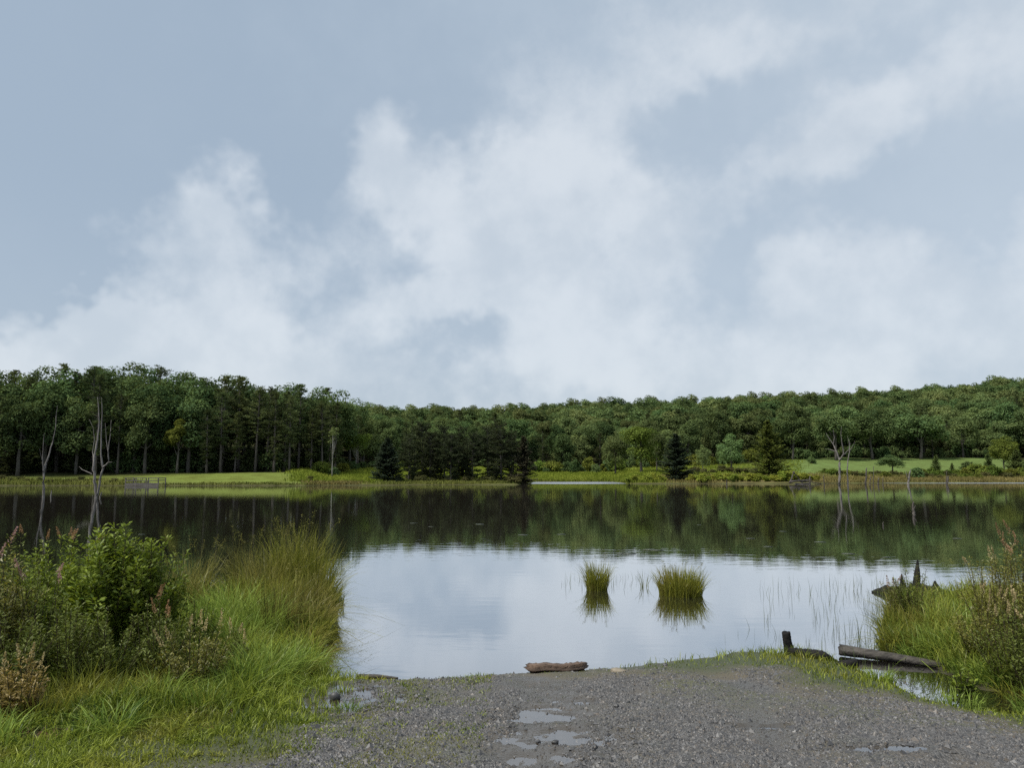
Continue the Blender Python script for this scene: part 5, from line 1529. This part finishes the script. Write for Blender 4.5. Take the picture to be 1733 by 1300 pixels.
plant(345, 7.5, 0.66, .36, 30, 100, .050, 's_olive', 'olive plant with cream spikes left of the bright tuft', 611, 'flowering_plant', flower='s_cream', nfl=5, cat='plant', lw=.34)
plant(390, 7.9, 0.57, .28, 24, 90, .050, 's_dark', 'small dark plant behind the arching tufts', 612, 'flowering_plant', flower='s_cream', nfl=4, cat='plant', lw=.34)
plant(62, 6.35, 0.52, .24, 26, 90, .050, 's_gold', 'golden withered plant at the lower left', 613, 'withered_plant', flower='s_cream', nfl=4, cat='plant', lw=.36)
plant(345, 9.2, 0.63, .25, 16, 70, .075, 's_leaf', 'narrow leaved green plant beside the lime grass', 614, 'leafy_plant', cat='plant', lw=.25)
# right bank plants
plant(1665, 9.6, 1.20, .36, 32, 110, .058, 's_olive', 'tall olive plant with cream spikes on the right bank', 620, 'flowering_plant', flower='s_cream', nfl=5, cat='plant', lw=.3)
plant(1715, 9.0, 1.35, .40, 34, 110, .058, 's_olive', 'tallest olive plant with tan plumes at the right edge', 621, 'flowering_plant', flower='s_tan', nfl=8, cat='plant', lw=.3)
plant(1775, 8.4, 1.37, .42, 34, 100, .058, 's_olive', 'olive plant cut by the right edge', 622, 'flowering_plant', flower='s_tan', nfl=6, cat='plant', lw=.3)
plant(1640, 8.9, 0.82, .34, 30, 100, .052, 's_olive', 'olive plant with cream spikes above the end of the fallen log', 623, 'flowering_plant', flower='s_cream', nfl=6, cat='plant', lw=.32)
plant(1700, 8.1, 0.89, .36, 34, 110, .052, 's_dark', 'dark plant with cream spikes in the lower right thicket', 624, 'flowering_plant', flower='s_cream', nfl=7, cat='plant', lw=.32)
plant(1745, 7.7, 0.82, .36, 32, 100, .052, 's_dark', 'dark bushy plant at the right edge above the grass', 625, 'flowering_plant', flower='s_cream', nfl=5, cat='plant', lw=.32)
plant(1535, 11.0, 0.82, .28, 26, 90, .045, 's_dark', 'small leaved dark plant beside the root stump', 626, 'leafy_plant', cat='plant', lw=.4)
plant(1505, 11.2, 0.71, .2, 18, 80, .045, 's_olive', 'slender plant at the left of the root stump', 627, 'flowering_plant', flower='s_tan', nfl=3, cat='plant', lw=.35)
plant(1610, 7.95, 0.30, .12, 8, 22, .085, 's_leaf', 'single broad leaved seedling by the inlet', 628, 'leafy_plant', cat='plant', lw=.5)

# floating lily pads, some of them standing in for pale ripple streaks
M['pad'] = wood_mat('lily_pad_or_ripple', (0.05, 0.06, 0.03), (0.11, 0.12, 0.07), (4, 4, 4), 0.35, .5, .1)
padm = MB(); aa = np.linspace(.25, 6.03, 20)
top = np.stack([np.cos(aa), np.sin(aa), np.full(20, .006)], 1); bot = top.copy(); bot[:, 2] = .001
V = np.concatenate([top, bot, [[0, 0, .006]], [[0, 0, .001]]])
padm.add(V, [(i, i + 1, 40) for i in range(19)] + [(20 + i + 1, 20 + i, 41) for i in range(19)])
padm.li.append(np.array([(20 + i, 21 + i, 1 + i, i) for i in range(19)]).ravel()); padm.lt.append(np.full(19, 4, dtype=np.int32))
pad_mesh = padm.mesh('lily_pad_or_ripple', M['pad'])
for px, py in ((1052, 938), (1064, 938), (1100, 931), (1112, 932), (1240, 940), (1226, 941), (1300, 926), (1325, 900), (1436, 938), (1388, 918), (1270, 912), (885, 906), (950, 905), (730, 892), (812, 888), (700, 886), (1183, 889), (1500, 944), (1620, 912), (240, 905)):
    p = at_z(px, py, 0.0)
    o = bpy.data.objects.new('lily_pad_or_ripple', pad_mesh); COL.objects.link(o)
    s = rng.uniform(.07, .15); o.location = (p[0], p[1], .002); o.scale = (s * 1.5, s, 1); o.rotation_euler = (0, 0, rng.uniform(-.6, .6))
    tag(o, 'small pale lily pad or ripple stand-in floating on the dark water', 'lily pad', 'lily pads on the lake')
